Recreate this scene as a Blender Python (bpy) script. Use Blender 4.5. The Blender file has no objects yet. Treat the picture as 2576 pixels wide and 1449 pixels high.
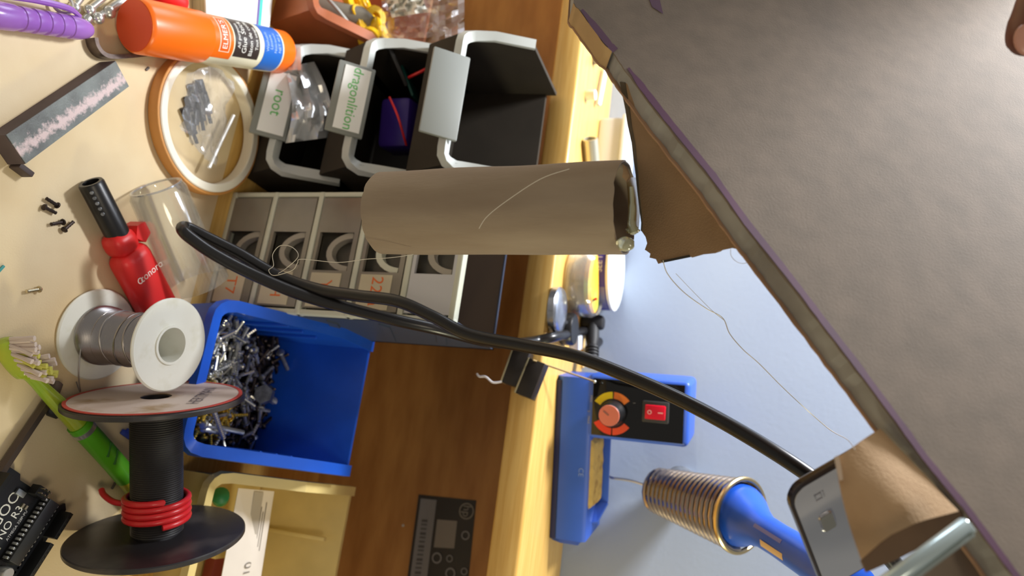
import bpy, bmesh, math, random
from mathutils import Vector, Matrix, Quaternion, noise

# ------------------------------------------------------------------ camera, world, lights, exposure
scene = bpy.context.scene
col = scene.collection
V = Vector
PITCH, YAW, ROLL, H, FPX = math.radians(19), math.radians(16.5), math.radians(2.3), 0.385, 1850.0
CX, CY = 1288.0, 724.5
f_ = V((-math.sin(YAW)*math.cos(PITCH), math.cos(YAW)*math.cos(PITCH), -math.sin(PITCH)))
r0 = V((math.cos(YAW), math.sin(YAW), 0)); u0 = r0.cross(f_)
R_ = math.cos(ROLL)*r0 + math.sin(ROLL)*u0
U_ = -math.sin(ROLL)*r0 + math.cos(ROLL)*u0
CAM = V((0, 0, H))
cd = bpy.data.cameras.new('camera'); cam = bpy.data.objects.new('camera', cd); col.objects.link(cam)
# the phone was held upright, its picture is stored turned by a quarter: picture right = up in the room
cam.matrix_world = Matrix(((U_.x, -R_.x, -f_.x, CAM.x), (U_.y, -R_.y, -f_.y, CAM.y), (U_.z, -R_.z, -f_.z, CAM.z), (0, 0, 0, 1)))
cd.sensor_fit = 'HORIZONTAL'; cd.sensor_width = 36; cd.lens = FPX/2576*36
cd.clip_start = 0.01
cd.dof.use_dof = True; cd.dof.focus_distance = 0.37; cd.dof.aperture_fstop = 9.0
scene.camera = cam

def lin(c):
    return tuple(((x/255)/12.92 if x/255 <= 0.04045 else ((x/255+0.055)/1.055)**2.4) for x in c)

w = bpy.data.worlds.new('room_light'); scene.world = w; w.use_nodes = True
w.node_tree.nodes['Background'].inputs[0].default_value = (1.0, 0.93, 0.83, 1)
w.node_tree.nodes['Background'].inputs[1].default_value = 0.27

def area(name, loc, target, size, power, color):
    l = bpy.data.lights.new(name, 'AREA'); l.energy = power; l.color = color; l.shape = 'DISK'; l.size = size
    o = bpy.data.objects.new(name, l); col.objects.link(o); o.location = loc
    o.rotation_euler = (V(target)-V(loc)).to_track_quat('-Z', 'Y').to_euler(); return o
area('desk_lamp_light', (-0.50, 0.47, 0.80), (-0.15, 0.42, 0.10), 0.14, 10.8, (0.95, 0.97, 1.0))
area('side_lamp_light', (0.60, 0.50, 0.52), (0.0, 0.40, 0.22), 0.10, 2.0, (1.0, 0.93, 0.62))
area('cool_left_light', (-1.4, 0.52, 0.50), (-0.1, 0.32, 0.18), 0.5, 4.5, (0.84, 0.91, 1.0))  # unseen cool source added at left for the bluish rim on the tube
area('ceiling_lamp_light', (0.7, -0.9, 1.7), (0.0, 0.5, 0.2), 0.5, 6.0, (1.0, 0.86, 0.64))
vs = scene.view_settings
vs.view_transform = 'Standard'; vs.look = 'None'; vs.gamma = 1; vs.exposure = 0.12; vs.use_curve_mapping = False

# ------------------------------------------------------------------ picture <-> room helpers
def ray(px, py): return f_ + (px-CX)/FPX*U_ + (py-CY)/FPX*R_
def at(px, py, d): return CAM + ray(px, py)*d
def onz(px, py, z=0.0):
    d = ray(px, py); return CAM + d*((z-H)/d.z)
def ony(px, py, y):
    d = ray(px, py); return CAM + d*(y/d.y)
def onx(px, py, x):
    d = ray(px, py); return CAM + d*(x/d.x)
random.seed(7)

# ------------------------------------------------------------------ materials
MATS = {}
def mat(name, c, rough=0.5, metal=0.0, var=0.0, vscale=30.0, stretch=(1, 1, 1), c2=None, bump=0.0, bscale=400.0,
        trans=0.0, spec=0.5, coat=0.0, rot=(0, 0, 0), detail=4.0, lo=0.35, hi=0.65):
    if name in MATS: return MATS[name]
    m = bpy.data.materials.new(name); m.use_nodes = True; nt = m.node_tree; b = nt.nodes['Principled BSDF']
    b.inputs['Base Color'].default_value = (*lin(c), 1); b.inputs['Roughness'].default_value = rough
    b.inputs['Metallic'].default_value = metal; b.inputs['Specular IOR Level'].default_value = spec
    if trans: b.inputs['Transmission Weight'].default_value = trans
    if coat: b.inputs['Coat Weight'].default_value = coat; b.inputs['Coat Roughness'].default_value = 0.08
    if c2 or var or bump:
        tc = nt.nodes.new('ShaderNodeTexCoord'); mp = nt.nodes.new('ShaderNodeMapping')
        mp.inputs['Scale'].default_value = stretch; mp.inputs['Rotation'].default_value = rot
        nt.links.new(tc.outputs['Object'], mp.inputs['Vector'])
    if c2 or var:
        n = nt.nodes.new('ShaderNodeTexNoise'); n.inputs['Scale'].default_value = vscale; n.inputs['Detail'].default_value = detail
        nt.links.new(mp.outputs[0], n.inputs['Vector'])
        r = nt.nodes.new('ShaderNodeValToRGB')
        a = c; e = c2 if c2 else tuple(max(0, x*(1-var)) for x in c)
        r.color_ramp.elements[0].color = (*lin(a), 1); r.color_ramp.elements[1].color = (*lin(e), 1)
        r.color_ramp.elements[0].position = lo; r.color_ramp.elements[1].position = hi
        nt.links.new(n.outputs['Fac'], r.inputs[0]); nt.links.new(r.outputs[0], b.inputs['Base Color'])
    if bump:
        n2 = nt.nodes.new('ShaderNodeTexNoise'); n2.inputs['Scale'].default_value = bscale; n2.inputs['Detail'].default_value = 3
        nt.links.new(mp.outputs[0], n2.inputs['Vector'])
        bp = nt.nodes.new('ShaderNodeBump'); bp.inputs['Strength'].default_value = bump; bp.inputs['Distance'].default_value = 0.0006
        nt.links.new(n2.outputs['Fac'], bp.inputs['Height']); nt.links.new(bp.outputs[0], b.inputs['Normal'])
    MATS[name] = m; return m
def film(name, c=(235, 235, 235), gloss=0.10, haze=0.12, rough=0.15):
    """thin clear plastic: see-through film with a little milkiness and gloss"""
    if name in MATS: return MATS[name]
    m = bpy.data.materials.new(name); m.use_nodes = True; nt = m.node_tree; nt.nodes.clear()
    out = nt.nodes.new('ShaderNodeOutputMaterial'); t = nt.nodes.new('ShaderNodeBsdfTransparent')
    t.inputs[0].default_value = (0.97, 0.97, 0.96, 1)
    g = nt.nodes.new('ShaderNodeBsdfGlossy'); g.inputs['Roughness'].default_value = rough
    d = nt.nodes.new('ShaderNodeBsdfDiffuse'); d.inputs[0].default_value = (*lin(c), 1)
    m1 = nt.nodes.new('ShaderNodeMixShader'); m2 = nt.nodes.new('ShaderNodeMixShader'); m3 = nt.nodes.new('ShaderNodeMixShader')
    fr = nt.nodes.new('ShaderNodeLayerWeight'); fr.inputs[0].default_value = 0.25
    m1.inputs[0].default_value = haze; nt.links.new(t.outputs[0], m1.inputs[1]); nt.links.new(d.outputs[0], m1.inputs[2])
    m2.inputs[0].default_value = gloss; nt.links.new(m1.outputs[0], m2.inputs[1]); nt.links.new(g.outputs[0], m2.inputs[2])
    ma = nt.nodes.new('ShaderNodeMath'); ma.operation = 'MULTIPLY'; ma.inputs[1].default_value = 0.6
    nt.links.new(fr.outputs['Facing'], ma.inputs[0]); nt.links.new(ma.outputs[0], m3.inputs[0])
    nt.links.new(m2.outputs[0], m3.inputs[1]); nt.links.new(g.outputs[0], m3.inputs[2])
    nt.links.new(m3.outputs[0], out.inputs[0]); MATS[name] = m; return m

WOOD = mat('birch_wood', (226, 186, 106), 0.42, c2=(212, 166, 84), vscale=9, stretch=(2, 40, 40), coat=0.15)
PANEL = mat('shaded_veneer', (190, 140, 78), 0.55, c2=(168, 118, 62), vscale=5, stretch=(3, 3, 14))  # browner copy of the desk veneer; its colour carries the shade under the shelf
MAT_TAN = mat('tan_hardboard', (230, 210, 172), 0.55, c2=(218, 194, 152), vscale=14, bump=0.15, bscale=900)
WALL = mat('blue_grey_paint', (163, 176, 196), 0.8, c2=(156, 169, 191), vscale=6, bump=0.2, bscale=250)
CARD = mat('cardboard_front', (122, 108, 94), 0.85, c2=(109, 97, 84), vscale=90, detail=12, lo=0.3, hi=0.7, bump=0.12, bscale=1100)
CARD_W = mat('cardboard_warm', (150, 122, 92), 0.85, c2=(134, 108, 80), vscale=26, detail=8, bump=0.3, bscale=1500)
CARD_L = mat('cardboard_light', (196, 164, 126), 0.85, c2=(170, 136, 98), vscale=20, detail=8, stretch=(1, 3, 1), bump=0.4, bscale=900)
CARD_CORE = mat('cardboard_core', (154, 153, 150), 0.9, c2=(130, 128, 124), vscale=45, detail=6, lo=0.4, hi=0.75)
CARD_BACK = mat('cardboard_back', (172, 136, 106), 0.85, var=0.1)
TUBE = mat('paper_tube', (152, 137, 118), 0.7, c2=(134, 117, 98), vscale=60, detail=9, stretch=(1, 1, 0.22), lo=0.3, hi=0.7, bump=0.2, bscale=700)
PURPLE_INK = mat('purple_ink', (84, 38, 70), 0.7, c2=(74, 34, 62), vscale=60)
BLUE = mat('blue_plastic', (28, 88, 205), 0.33, var=0.08)
BLUE2 = mat('blue_station_plastic', (52, 96, 200), 0.38, var=0.05)
NAVY = mat('navy_plastic', (22, 34, 84), 0.4)
BLACK = mat('black_plastic', (22, 22, 24), 0.35)
BLACK_M = mat('black_matte', (30, 29, 30), 0.6)
BLACK_G = mat('black_gloss', (10, 10, 12), 0.06)
CABLE = mat('cable_rubber', (26, 25, 26), 0.3)
STEEL = mat('steel', (214, 214, 208), 0.30, metal=0.85)
STEEL_D = mat('steel_dull', (184, 188, 192), 0.38, metal=0.8, var=0.25, vscale=200)
BRASS = mat('brass', (226, 190, 78), 0.3, metal=0.85)
SOLDER = mat('solder', (168, 164, 164), 0.28, metal=1.0)
RED = mat('red_plastic', (222, 38, 38), 0.38)
RED_W = mat('red_insulation', (214, 42, 46), 0.3)
ORANGE = mat('orange_plastic', (244, 112, 22), 0.33)
ORANGE_D = mat('orange_cap_end', (226, 82, 40), 0.45)
WHITE = mat('white_plastic', (236, 236, 226), 0.4, c2=(222, 220, 202), vscale=90, lo=0.55, hi=0.8)
WHITE_P = mat('white_paper', (240, 240, 236), 0.7)
CREAM = mat('cream_plastic', (226, 204, 138), 0.45, var=0.06)
GREY_P = mat('grey_plastic', (196, 200, 196), 0.4)
GREY_D = mat('grey_plastic_dark', (112, 110, 100), 0.45)
SHADE_IN = mat('bin_inside_shaded', (36, 32, 26), 0.8, spec=0.15)  # near-black stands in for the shade inside the grey bins
BIN_W = mat('bin_wall_shaded', (60, 54, 46), 0.8, var=0.1, spec=0.2)  # grey bin walls coloured dark to carry their unlit interior
SMOKE = mat('smoked_drawer', (142, 136, 124), 0.22, c2=(120, 114, 102), vscale=18)
POCKET = mat('drawer_pocket', (74, 70, 62), 0.4)
ORANGE_INK = mat('orange_ink', (230, 110, 40), 0.6)
GREEN_INK = mat('green_ink', (96, 190, 96), 0.6)
TERRA = mat('terracotta_plastic', (176, 98, 58), 0.45, var=0.1)
YELLOW = mat('yellow_plastic', (246, 196, 20), 0.35)
PEN = mat('purple_plastic', (184, 132, 214), 0.22, trans=0.12, c2=(160, 104, 200), vscale=20)
FILM = film('clear_film', (238, 238, 238), 0.16, 0.17, 0.12)
FILM_W = film('milky_film', (232, 235, 238), 0.12, 0.62, 0.2)
FILM_T = film('clear_tube_plastic', (235, 235, 230), 0.06, 0.05, 0.08)
GLUE = mat('hot_glue', (222, 222, 190), 0.08, trans=0.6, coat=0.5)
SKIN = mat('skin_shaded', (120, 70, 52), 0.5, var=0.1, vscale=80)  # albedo lowered so the thumb looks shaded
NAIL = mat('finger_nail', (206, 150, 128), 0.3)

# ------------------------------------------------------------------ mesh helpers
class B:
    def __init__(s): s.v = []; s.f = []
    def add(s, vs_, fs, M=None):
        o = len(s.v); s.v += [(M @ V(v)) if M is not None else V(v) for v in vs_]
        s.f += [tuple(i+o for i in f) for f in fs]; return s
    def box(s, c, size, M=None, bev=0.0, seg=2):
        bm = bmesh.new(); bmesh.ops.create_cube(bm, size=1)
        for v in bm.verts: v.co = V((v.co.x*size[0], v.co.y*size[1], v.co.z*size[2]))
        if bev: bmesh.ops.bevel(bm, geom=list(bm.edges), offset=bev, segments=seg, affect='EDGES', profile=0.5, clamp_overlap=True)
        for v in bm.verts: v.co += V(c)
        s.bm(bm, M); return s
    def bm(s, bm, M=None):
        bm.verts.index_update()
        s.add([v.co.copy() for v in bm.verts], [tuple(v.index for v in f.verts) for f in bm.faces], M); bm.free()
    def lathe(s, prof, M=None, seg=32, caps=True):
        vs_ = []; fs = []
        for (r, z) in prof:
            for k in range(seg):
                a = 2*math.pi*k/seg; vs_.append((r*math.cos(a), r*math.sin(a), z))
        n = len(prof)
        for i in range(n-1):
            for k in range(seg):
                k2 = (k+1) % seg; fs.append((i*seg+k, i*seg+k2, (i+1)*seg+k2, (i+1)*seg+k))
        if caps:
            fs.append(tuple(reversed(range(seg)))); fs.append(tuple((n-1)*seg+k for k in range(seg)))
        return s.add(vs_, fs, M)
    def ring(s, ro, ri, z0, z1, M=None, seg=40, bev=0.0):
        b = bev
        prof = [(ri+b, z0), (ro-b, z0), (ro, z0+b), (ro, z1-b), (ro-b, z1), (ri+b, z1), (ri, z1-b), (ri, z0+b), (ri+b, z0)]
        return s.lathe(prof, M, seg, caps=False)
    def tube(s, pts, r, seg=10, caps=True, closed=False):
        pts = [V(p) for p in pts]; n = len(pts); rr = r if isinstance(r, (list, tuple)) else [r]*n
        vs_ = []; fs = []; up = None
        for i, p in enumerate(pts):
            t = (pts[(i+1) % n if closed else min(i+1, n-1)] - pts[(i-1) % n if closed else max(i-1, 0)]).normalized()
            if up is None:
                up = V((0, 0, 1)) if abs(t.z) < 0.9 else V((1, 0, 0))
            up = (up - t*up.dot(t)).normalized(); sd = t.cross(up)
            for k in range(seg):
                a = 2*math.pi*k/seg; vs_.append(p + (up*math.cos(a)+sd*math.sin(a))*rr[i])
        for i in range(n if closed else n-1):
            j = (i+1) % n
            for k in range(seg):
                k2 = (k+1) % seg; fs.append((i*seg+k, j*seg+k, j*seg+k2, i*seg+k2))
        if caps and not closed:
            fs.append(tuple(range(seg))); fs.append(tuple((n-1)*seg+k for k in reversed(range(seg))))
        return s.add(vs_, fs)
    def prism(s, poly, off):
        """closed outline of 3D points (one plane) pulled by the vector off"""
        n = len(poly); off = V(off); p = [V(q) for q in poly]
        vs_ = p + [q+off for q in p]
        fs = [tuple(range(n)), tuple(reversed(range(n, 2*n)))] + [(i, i+n, (i+1) % n+n, (i+1) % n) for i in range(n)]
        return s.add(vs_, fs)
    def patch(s, rows, thick=0.0, nrm=None):
        """grid surface from rows of points, given a thickness away from the camera"""
        R = len(rows); Cn = len(rows[0]); vs_ = [V(p) for r in rows for p in r]
        fs = [(i*Cn+j, i*Cn+j+1, (i+1)*Cn+j+1, (i+1)*Cn+j) for i in range(R-1) for j in range(Cn-1)]
        if thick:
            n = len(vs_); d = nrm if nrm else None
            vs_ += [p + ((d if d else (p-CAM).normalized())*thick) for p in vs_]
            fs += [tuple(reversed([k+n for k in f])) for f in list(fs)]
            br = [j for j in range(Cn)] + [i*Cn+Cn-1 for i in range(1, R)] + [(R-1)*Cn+j for j in range(Cn-2, -1, -1)] + [i*Cn for i in range(R-2, 0, -1)]
            fs += [(br[k], br[k]+n, br[(k+1) % len(br)]+n, br[(k+1) % len(br)]) for k in range(len(br))]
        return s.add(vs_, fs)
    def blob(s, c, rad, M=None, sub=2, noise_amp=0.0, seed=0.0):
        bm = bmesh.new(); bmesh.ops.create_icosphere(bm, subdivisions=sub, radius=1)
        for v in bm.verts:
            k = 1 + noise_amp*noise.noise(v.co*1.7+V((seed, seed, seed)))
            v.co = V((v.co.x*rad[0]*k, v.co.y*rad[1]*k, v.co.z*rad[2]*k)) + V(c)
        s.bm(bm, M); return s

def mesh_from(b, name, inv=None, smooth=40):
    me = bpy.data.meshes.new(name)
    me.from_pydata([tuple(inv @ v) if inv is not None else tuple(v) for v in b.v], [], b.f)
    bm = bmesh.new(); bm.from_mesh(me); bmesh.ops.recalc_face_normals(bm, faces=bm.faces); bm.to_mesh(me); bm.free()
    if smooth:
        me.polygons.foreach_set('use_smooth', [True]*len(me.polygons)); me.set_sharp_from_angle(angle=math.radians(smooth))
    me.update(); return me
def props(o, label=None, cat=None, group=None, kind=None):
    if label: o['label'] = label
    if cat: o['category'] = cat
    if group: o['group'] = group
    if kind: o['kind'] = kind
    return o
def thing(name, label, cat, loc, rotz=0.0, group=None):
    o = bpy.data.objects.new(name, None); col.objects.link(o); o.empty_display_size = 0.01
    o.matrix_world = Matrix.Translation(V(loc)) @ Matrix.Rotation(rotz, 4, 'Z')
    o['mw'] = [x for r in o.matrix_world for x in r]
    return props(o, label, cat, group)
def rootmat(o):
    while o.parent: o = o.parent
    m = o.get('mw'); m = list(m)
    return Matrix([m[0:4], m[4:8], m[8:12], m[12:16]])
XF = None
def part(parent, name, b, m, label=None, smooth=40, kind=None):
    if XF is not None: b.v = [XF @ v for v in b.v]
    me = mesh_from(b, name, rootmat(parent).inverted(), smooth); me.materials.append(m)
    o = bpy.data.objects.new(name, me); col.objects.link(o); o.parent = parent
    return props(o, label, kind=kind)
def solo(name, b, m, label, cat, loc, group=None, kind=None, smooth=40):
    T = Matrix.Translation(V(loc))
    me = mesh_from(b, name, T.inverted(), smooth); me.materials.append(m)
    o = bpy.data.objects.new(name, me); col.objects.link(o); o.matrix_world = T
    o['mw'] = [x for r in T for x in r]
    return props(o, label, cat, group, kind)
def frame(o, x, y):
    x = V(x).normalized(); y = V(y); z = x.cross(y).normalized(); y = z.cross(x)
    return Matrix(((x.x, y.x, z.x, o[0]), (x.y, y.y, z.y, o[1]), (x.z, y.z, z.z, o[2]), (0, 0, 0, 1)))
def axisframe(p, q):
    """local z runs from p to q"""
    z = (V(q)-V(p)).normalized(); a = V((0, 0, 1)) if abs(z.z) < 0.9 else V((1, 0, 0))
    x = a.cross(z).normalized(); y = z.cross(x)
    return Matrix(((x.x, y.x, z.x, p[0]), (x.y, y.y, z.y, p[1]), (x.z, y.z, z.z, p[2]), (0, 0, 0, 1)))
def smoothpath(pts, n=8):
    pts = [V(p) for p in pts]; out = []
    for i in range(len(pts)-1):
        p0 = pts[max(i-1, 0)]; p1 = pts[i]; p2 = pts[i+1]; p3 = pts[min(i+2, len(pts)-1)]
        for k in range(n):
            t = k/n; t2 = t*t; t3 = t2*t
            out.append(0.5*((2*p1)+(p2-p0)*t+(2*p0-5*p1+4*p2-p3)*t2+(3*p1-p0-3*p2+p3)*t3))
    out.append(pts[-1]); return out
def text_geo(s, size, align='CENTER', depth=0.0):
    cu = bpy.data.curves.new('txt', 'FONT'); cu.body = s; cu.size = size; cu.align_x = align; cu.align_y = 'CENTER'; cu.extrude = depth
    cu.resolution_u = 3
    o = bpy.data.objects.new('txt', cu); col.objects.link(o)
    dg = bpy.context.evaluated_depsgraph_get(); me = bpy.data.meshes.new_from_object(o.evaluated_get(dg))
    vs_ = [v.co.copy() for v in me.vertices]; fs = [tuple(p.vertices) for p in me.polygons]
    bpy.data.objects.remove(o); bpy.data.curves.remove(cu); bpy.data.meshes.remove(me)
    return vs_, fs
def text_flat(b, s, size, M): v, f = text_geo(s, size); return b.add(v, f, M)
def text_cyl(b, s, size, o, ax, e1, e2, r, v0, u0=0.0, bend=None):
    """lettering round a cylinder: reads along e2, letter tops along ax"""
    v, f = text_geo(s, size); out = []
    for p in v:
        a = (p.x+u0)/r; out.append(o + ax*(v0+p.y) + (e1*math.cos(a)+e2*math.sin(a))*r)
    return b.add(out, f)

# ------------------------------------------------------------------ the setting
DZ = -0.002            # desk top; the tan work board's top is z = 0
WY = 0.635             # wall
SF, SB, ST = 0.51, 0.211, 0.2335   # shelf front, underside, top
b = B(); b.box((0, WY+0.05, 0.6), (3.0, 0.1, 2.8)); wl = solo('wall_back', b, WALL, 'pale blue-grey painted wall behind the shelf', 'wall', (0, WY, -0.8), kind='structure')
b = B(); b.box((0, -0.2, -0.81), (3.0, 1.9, 0.02)); solo('floor', b, mat('grey_floor', (120, 112, 102), 0.7, var=0.1), 'grey floor under the desk', 'floor', (0, -0.2, -0.82), kind='structure')

d = thing('desk', 'birch desk with a raised back shelf and back panel', 'desk', (-0.05, 0.3, -0.8))
b = B(); b.box((-0.1, 0.3175, DZ-0.015), (2.0, 0.635, 0.03), bev=0.003); part(d, 'desktop', b, WOOD)
b = B(); b.box((-0.1, (SF+WY)/2, (SB+ST)/2), (2.0, WY-SF, ST-SB), bev=0.0025, seg=3); part(d, 'shelf_board', b, WOOD)
b = B(); b.box((-0.1, 0.6275, (SB+DZ)/2), (2.0, 0.015, SB-DZ)); part(d, 'back_panel', b, PANEL, 'veneered back panel darkened for the shade under the shelf')
for x in (-1.09, 0.89):
    b = B(); b.box((x, (SF+WY)/2, (SB+DZ)/2), (0.02, WY-SF, SB-DZ)); part(d, 'shelf_support', b, WOOD)
for x in (-1.06, 0.86):
    for y in (0.04, 0.60):
        b = B(); b.box((x, y, -0.416), (0.05, 0.05, 0.768)); part(d, 'leg', b, WOOD)
b = B(); b.box((-0.2, 0.204+0.01, -0.001), (1.3, 0.388, 0.002), bev=0.0005); solo('work_board', b, MAT_TAN, 'tan hardboard work board covering the front of the desk', 'board', (-0.2, 0.2, DZ))

# ------------------------------------------------------------------ scoop bins
def scoop_bin(root, x0, x1, y0, y1, zb, zf, zt, yk, t, m, inside, lip=0.004, front_in=0.012, rim_m=None, rimw=0.006, name_rim='rim', low_back=False):
    """open-fronted storage bin: floor, low front wall, side walls that step up to the back, with a rim all round"""
    rim_m = rim_m or m; drop_ = 0.008 if low_back else 0.0
    prof = [(y0+front_in, zb), (y0, zf), (yk, zt), (y1, zt), (y1-0.008, zb)]
    for nm, xa in (('side_wall', x0), ('side_wall', x1-t)):
        b = B(); b.prism([V((xa, y, z)) for (y, z) in prof], V((t, 0, 0))); part(root, nm, b, inside if False else m)
    b = B(); b.prism([V((x0+t, y0+front_in, zb)), V((x0+t, y0, zf)), V((x0+t, y0+t, zf)), V((x0+t, y0+front_in+t, zb))], V((x1-x0-2*t, 0, 0))); part(root, 'front_wall', b, m)
    b = B(); b.prism([V((x0+t, y1-0.008, zb)), V((x0+t, y1, zt-drop_)), V((x0+t, y1-t, zt-drop_)), V((x0+t, y1-0.008-t, zb))], V((x1-x0-2*t, 0, 0))); part(root, 'back_wall', b, m)
    b = B(); b.box(((x0+x1)/2, (y0+y1)/2, zb+t/2), (x1-x0-2*t, y1-y0-front_in-0.008-2*t, t)); part(root, 'bottom', b, inside)
    # rim: rounded bead following the top edge, front corners rounded
    rr = 0.010
    path = [(x0+t/2, y1, zt), (x0+t/2, yk, zt), (x0+t/2, y0+rr, zf+(zt-zf)*rr/(yk-y0)), (x0+t/2+rr*0.07, y0+rr*0.62, zf+(zt-zf)*rr*0.35/(yk-y0)), (x0+t/2+rr*0.3, y0+rr*0.28, zf+(zt-zf)*rr*0.10/(yk-y0)), (x0+t/2+rr*0.62, y0+rr*0.07, zf), (x0+t/2+rr, y0, zf),
            (x1-t/2-rr, y0, zf), (x1-t/2-rr*0.62, y0+rr*0.07, zf), (x1-t/2-rr*0.3, y0+rr*0.28, zf+(zt-zf)*rr*0.10/(yk-y0)), (x1-t/2-rr*0.07, y0+rr*0.62, zf+(zt-zf)*rr*0.35/(yk-y0)), (x1-t/2, y0+rr, zf+(zt-zf)*rr/(yk-y0)), (x1-t/2, yk, zt), (x1-t/2, y1, zt)]
    if low_back: path = path[1:-1]
    vs_ = []; fs = []
    n = len(path)
    for i, p in enumerate(path):
        p = V(p); q = V(path[min(i+1, n-1)]); o = V(path[max(i-1, 0)]); tg = (q-o).normalized()
        out = V((tg.y, -tg.x, 0)); out = out.normalized() if out.length > 0.2 else V((1, 0, 0))
        if i < (1 if low_back else 2): out = V((-1, 0, 0))
        if i > n-(2 if low_back else 3): out = V((1, 0, 0))
        up = tg.cross(out); up = up if up.z > 0 else -up
        for (a, c_) in ((-rimw*0.35, 0.0025), (rimw*0.65, 0.0025), (rimw*0.65+0.0005, -0.003), (rimw*0.35, -0.003), (rimw*0.3, 0.0), (-rimw*0.35, 0.0)):
            vs_.append(p+out*a+up*c_)
    k = 6
    for i in range(n-1):
        for j in range(k): fs.append((i*k+j, i*k+(j+1) % k, (i+1)*k+(j+1) % k, (i+1)*k+j))
    fs.append(tuple(range(k))); fs.append(tuple((n-1)*k+j for j in reversed(range(k))))
    b = B().add(vs_, fs); part(root, name_rim, b, rim_m)

# blue bin with screws
bb = thing('storage_bin', 'bright blue plastic storage bin filled with a heap of screws', 'storage bin', (-0.045, 0.43, DZ))
scoop_bin(bb, -0.0970, -0.0012, 0.389, 0.506, DZ, 0.041, 0.093, 0.462, 0.0025, BLUE, BLUE, rimw=0.008)
for sx, s in ((-0.0945, 1), (-0.0037, -1)):
    for y in (0.430, 0.448, 0.466):
        b = B(); b.box((sx+s*0.0012, y, 0.036), (0.0024, 0.0022, 0.066), bev=0.0004); part(bb, 'divider_rib', b, BLUE)

def screw_mesh(name, L, r, hr, hh, hexa=False, m=STEEL):
    b = B(); seg = 6 if hexa else 10
    prof = [(r*0.4, -L)]
    n = max(3, int(L/0.0016))
    for i in range(n):
        z = -L*0.96 + L*0.96*i/n; prof += [(r, z), (r*0.8, z+L/n*0.45)]
    prof.append((r, 0)); b.lathe(prof, None, 8)
    if hexa: b.lathe([(hr, 0), (hr, hh)], None, 6)
    else: b.lathe([(hr*0.95, 0), (hr, hh*0.25), (hr*0.85, hh*0.75), (hr*0.45, hh)], None, 10)
    me = mesh_from(b, name, None, 35); me.materials.append(m); return me
kinds = [screw_mesh('machine_screw', 0.012, 0.0013, 0.0028, 0.002), screw_mesh('machine_screw', 0.016, 0.0015, 0.003, 0.0022, m=STEEL_D),
         screw_mesh('machine_screw', 0.009, 0.0016, 0.0031, 0.0022), screw_mesh('machine_screw', 0.013, 0.0014, 0.0029, 0.002, m=STEEL_D)]
gold = screw_mesh('brass_screw', 0.012, 0.0014, 0.003, 0.0022, m=BRASS)
dark = screw_mesh('shaded_screw', 0.014, 0.0014, 0.0028, 0.002, m=mat('shaded_steel', (88, 78, 74), 0.4, metal=1.0))  # darker metal puts the shade at the heap's back into the colour
def drop(me, name, loc, q, label, cat, group=None):
    o = bpy.data.objects.new(name, me); col.objects.link(o)
    o.matrix_world = Matrix.Translation(V(loc)) @ q.to_matrix().to_4x4(); return props(o, label, cat, group)
rnd = random.Random(3)
def heap_z(x, y): return 0.019 + 0.012*math.exp(-(max(0, y-0.405)/0.045)**2)
rows = [[V((-0.0935+0.0885*j/18, 0.404+0.090*i/16, heap_z(0, 0.404+0.090*i/16)-0.0045+0.002*noise.noise(V((i*.9, j*.9, 0))))) for j in range(19)] for i in range(17)]
b = B().patch(rows); solo('screw_heap', b, mat('heap_dark', (70, 64, 60), 0.5, metal=0.6, c2=(30, 28, 30), vscale=260, lo=0.42, hi=0.6), 'tangled mass of screws beneath the loose ones in the blue bin', 'screws', (-0.045, 0.43, 0.002), kind='stuff')
for i in range(290):
    x = rnd.uniform(-0.088, -0.010); y = 0.406+0.085*rnd.random()**1.1; lay = rnd.random()
    z = heap_z(x, y)-0.002+0.0055*lay
    q = Quaternion((0, 0, 1), rnd.uniform(0, 6.28)) @ Quaternion((0, 1, 0), math.pi/2+rnd.uniform(-0.5, 0.5))
    if x > -0.050 and y < 0.45 and rnd.random() < 0.55:
        drop(gold, 'brass_screw', (x, y, z), q, 'small brass screw in the heap inside the blue bin', 'screw', 'brass screws in the blue bin')
    elif y > 0.445 and rnd.random() < 0.65:
        drop(dark, 'shaded_screw', (x, y, z), q, 'small screw darkened for the shade at the back of the blue bin', 'screw', 'shaded screws in the blue bin')
    else:
        drop(kinds[i % 4], 'machine_screw', (x, y, z), q, 'small silver machine screw in the heap inside the blue bin', 'screw', 'silver screws in the blue bin')
lb = screw_mesh('long_bolt', 0.045, 0.0019, 0.0036, 0.003)
def aim(p, q): return (V(p)-V(q)).to_track_quat('Z', 'Y')
pA, pB = onz(515, 1068, 0.037), onz(648, 1096, 0.033)
drop(lb, 'threaded_rod', pA, aim(pA, pB), 'long threaded steel rod lying along the right wall of the blue bin', 'bolt')
lb2 = screw_mesh('long_bolt', 0.024, 0.0019, 0.0022, 0.002)
pA, pB = onz(537, 1032, 0.041), onz(556, 1085, 0.041)
drop(lb2, 'long_bolt', pA, aim(pA, pB), 'short threaded rod lying across the long one in the blue bin', 'bolt')
pA, pB = onz(512, 1080, 0.036), onz(545, 1085, 0.035)
drop(lb2, 'long_bolt', pA, aim(pA, pB), 'short threaded rod beside the front right corner of the blue bin', 'bolt')
hx = screw_mesh('hex_bolt', 0.018, 0.0030, 0.0075, 0.005, True, STEEL_D)
pA, pB = onz(668, 995, 0.032), onz(710, 1022, 0.024)
drop(hx, 'hex_bolt', pA, aim(pA, pB), 'big hex-headed bolt on top of the screws in the blue bin', 'bolt')
pA, pB = onz(706, 888, 0.030), onz(748, 985, 0.022)
drop(screw_mesh('long_bolt', 0.032, 0.0017, 0.0034, 0.002, m=STEEL_D), 'long_screw', pA, aim(pA, pB), 'long grey screw at the back of the blue bin', 'screw')

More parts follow.
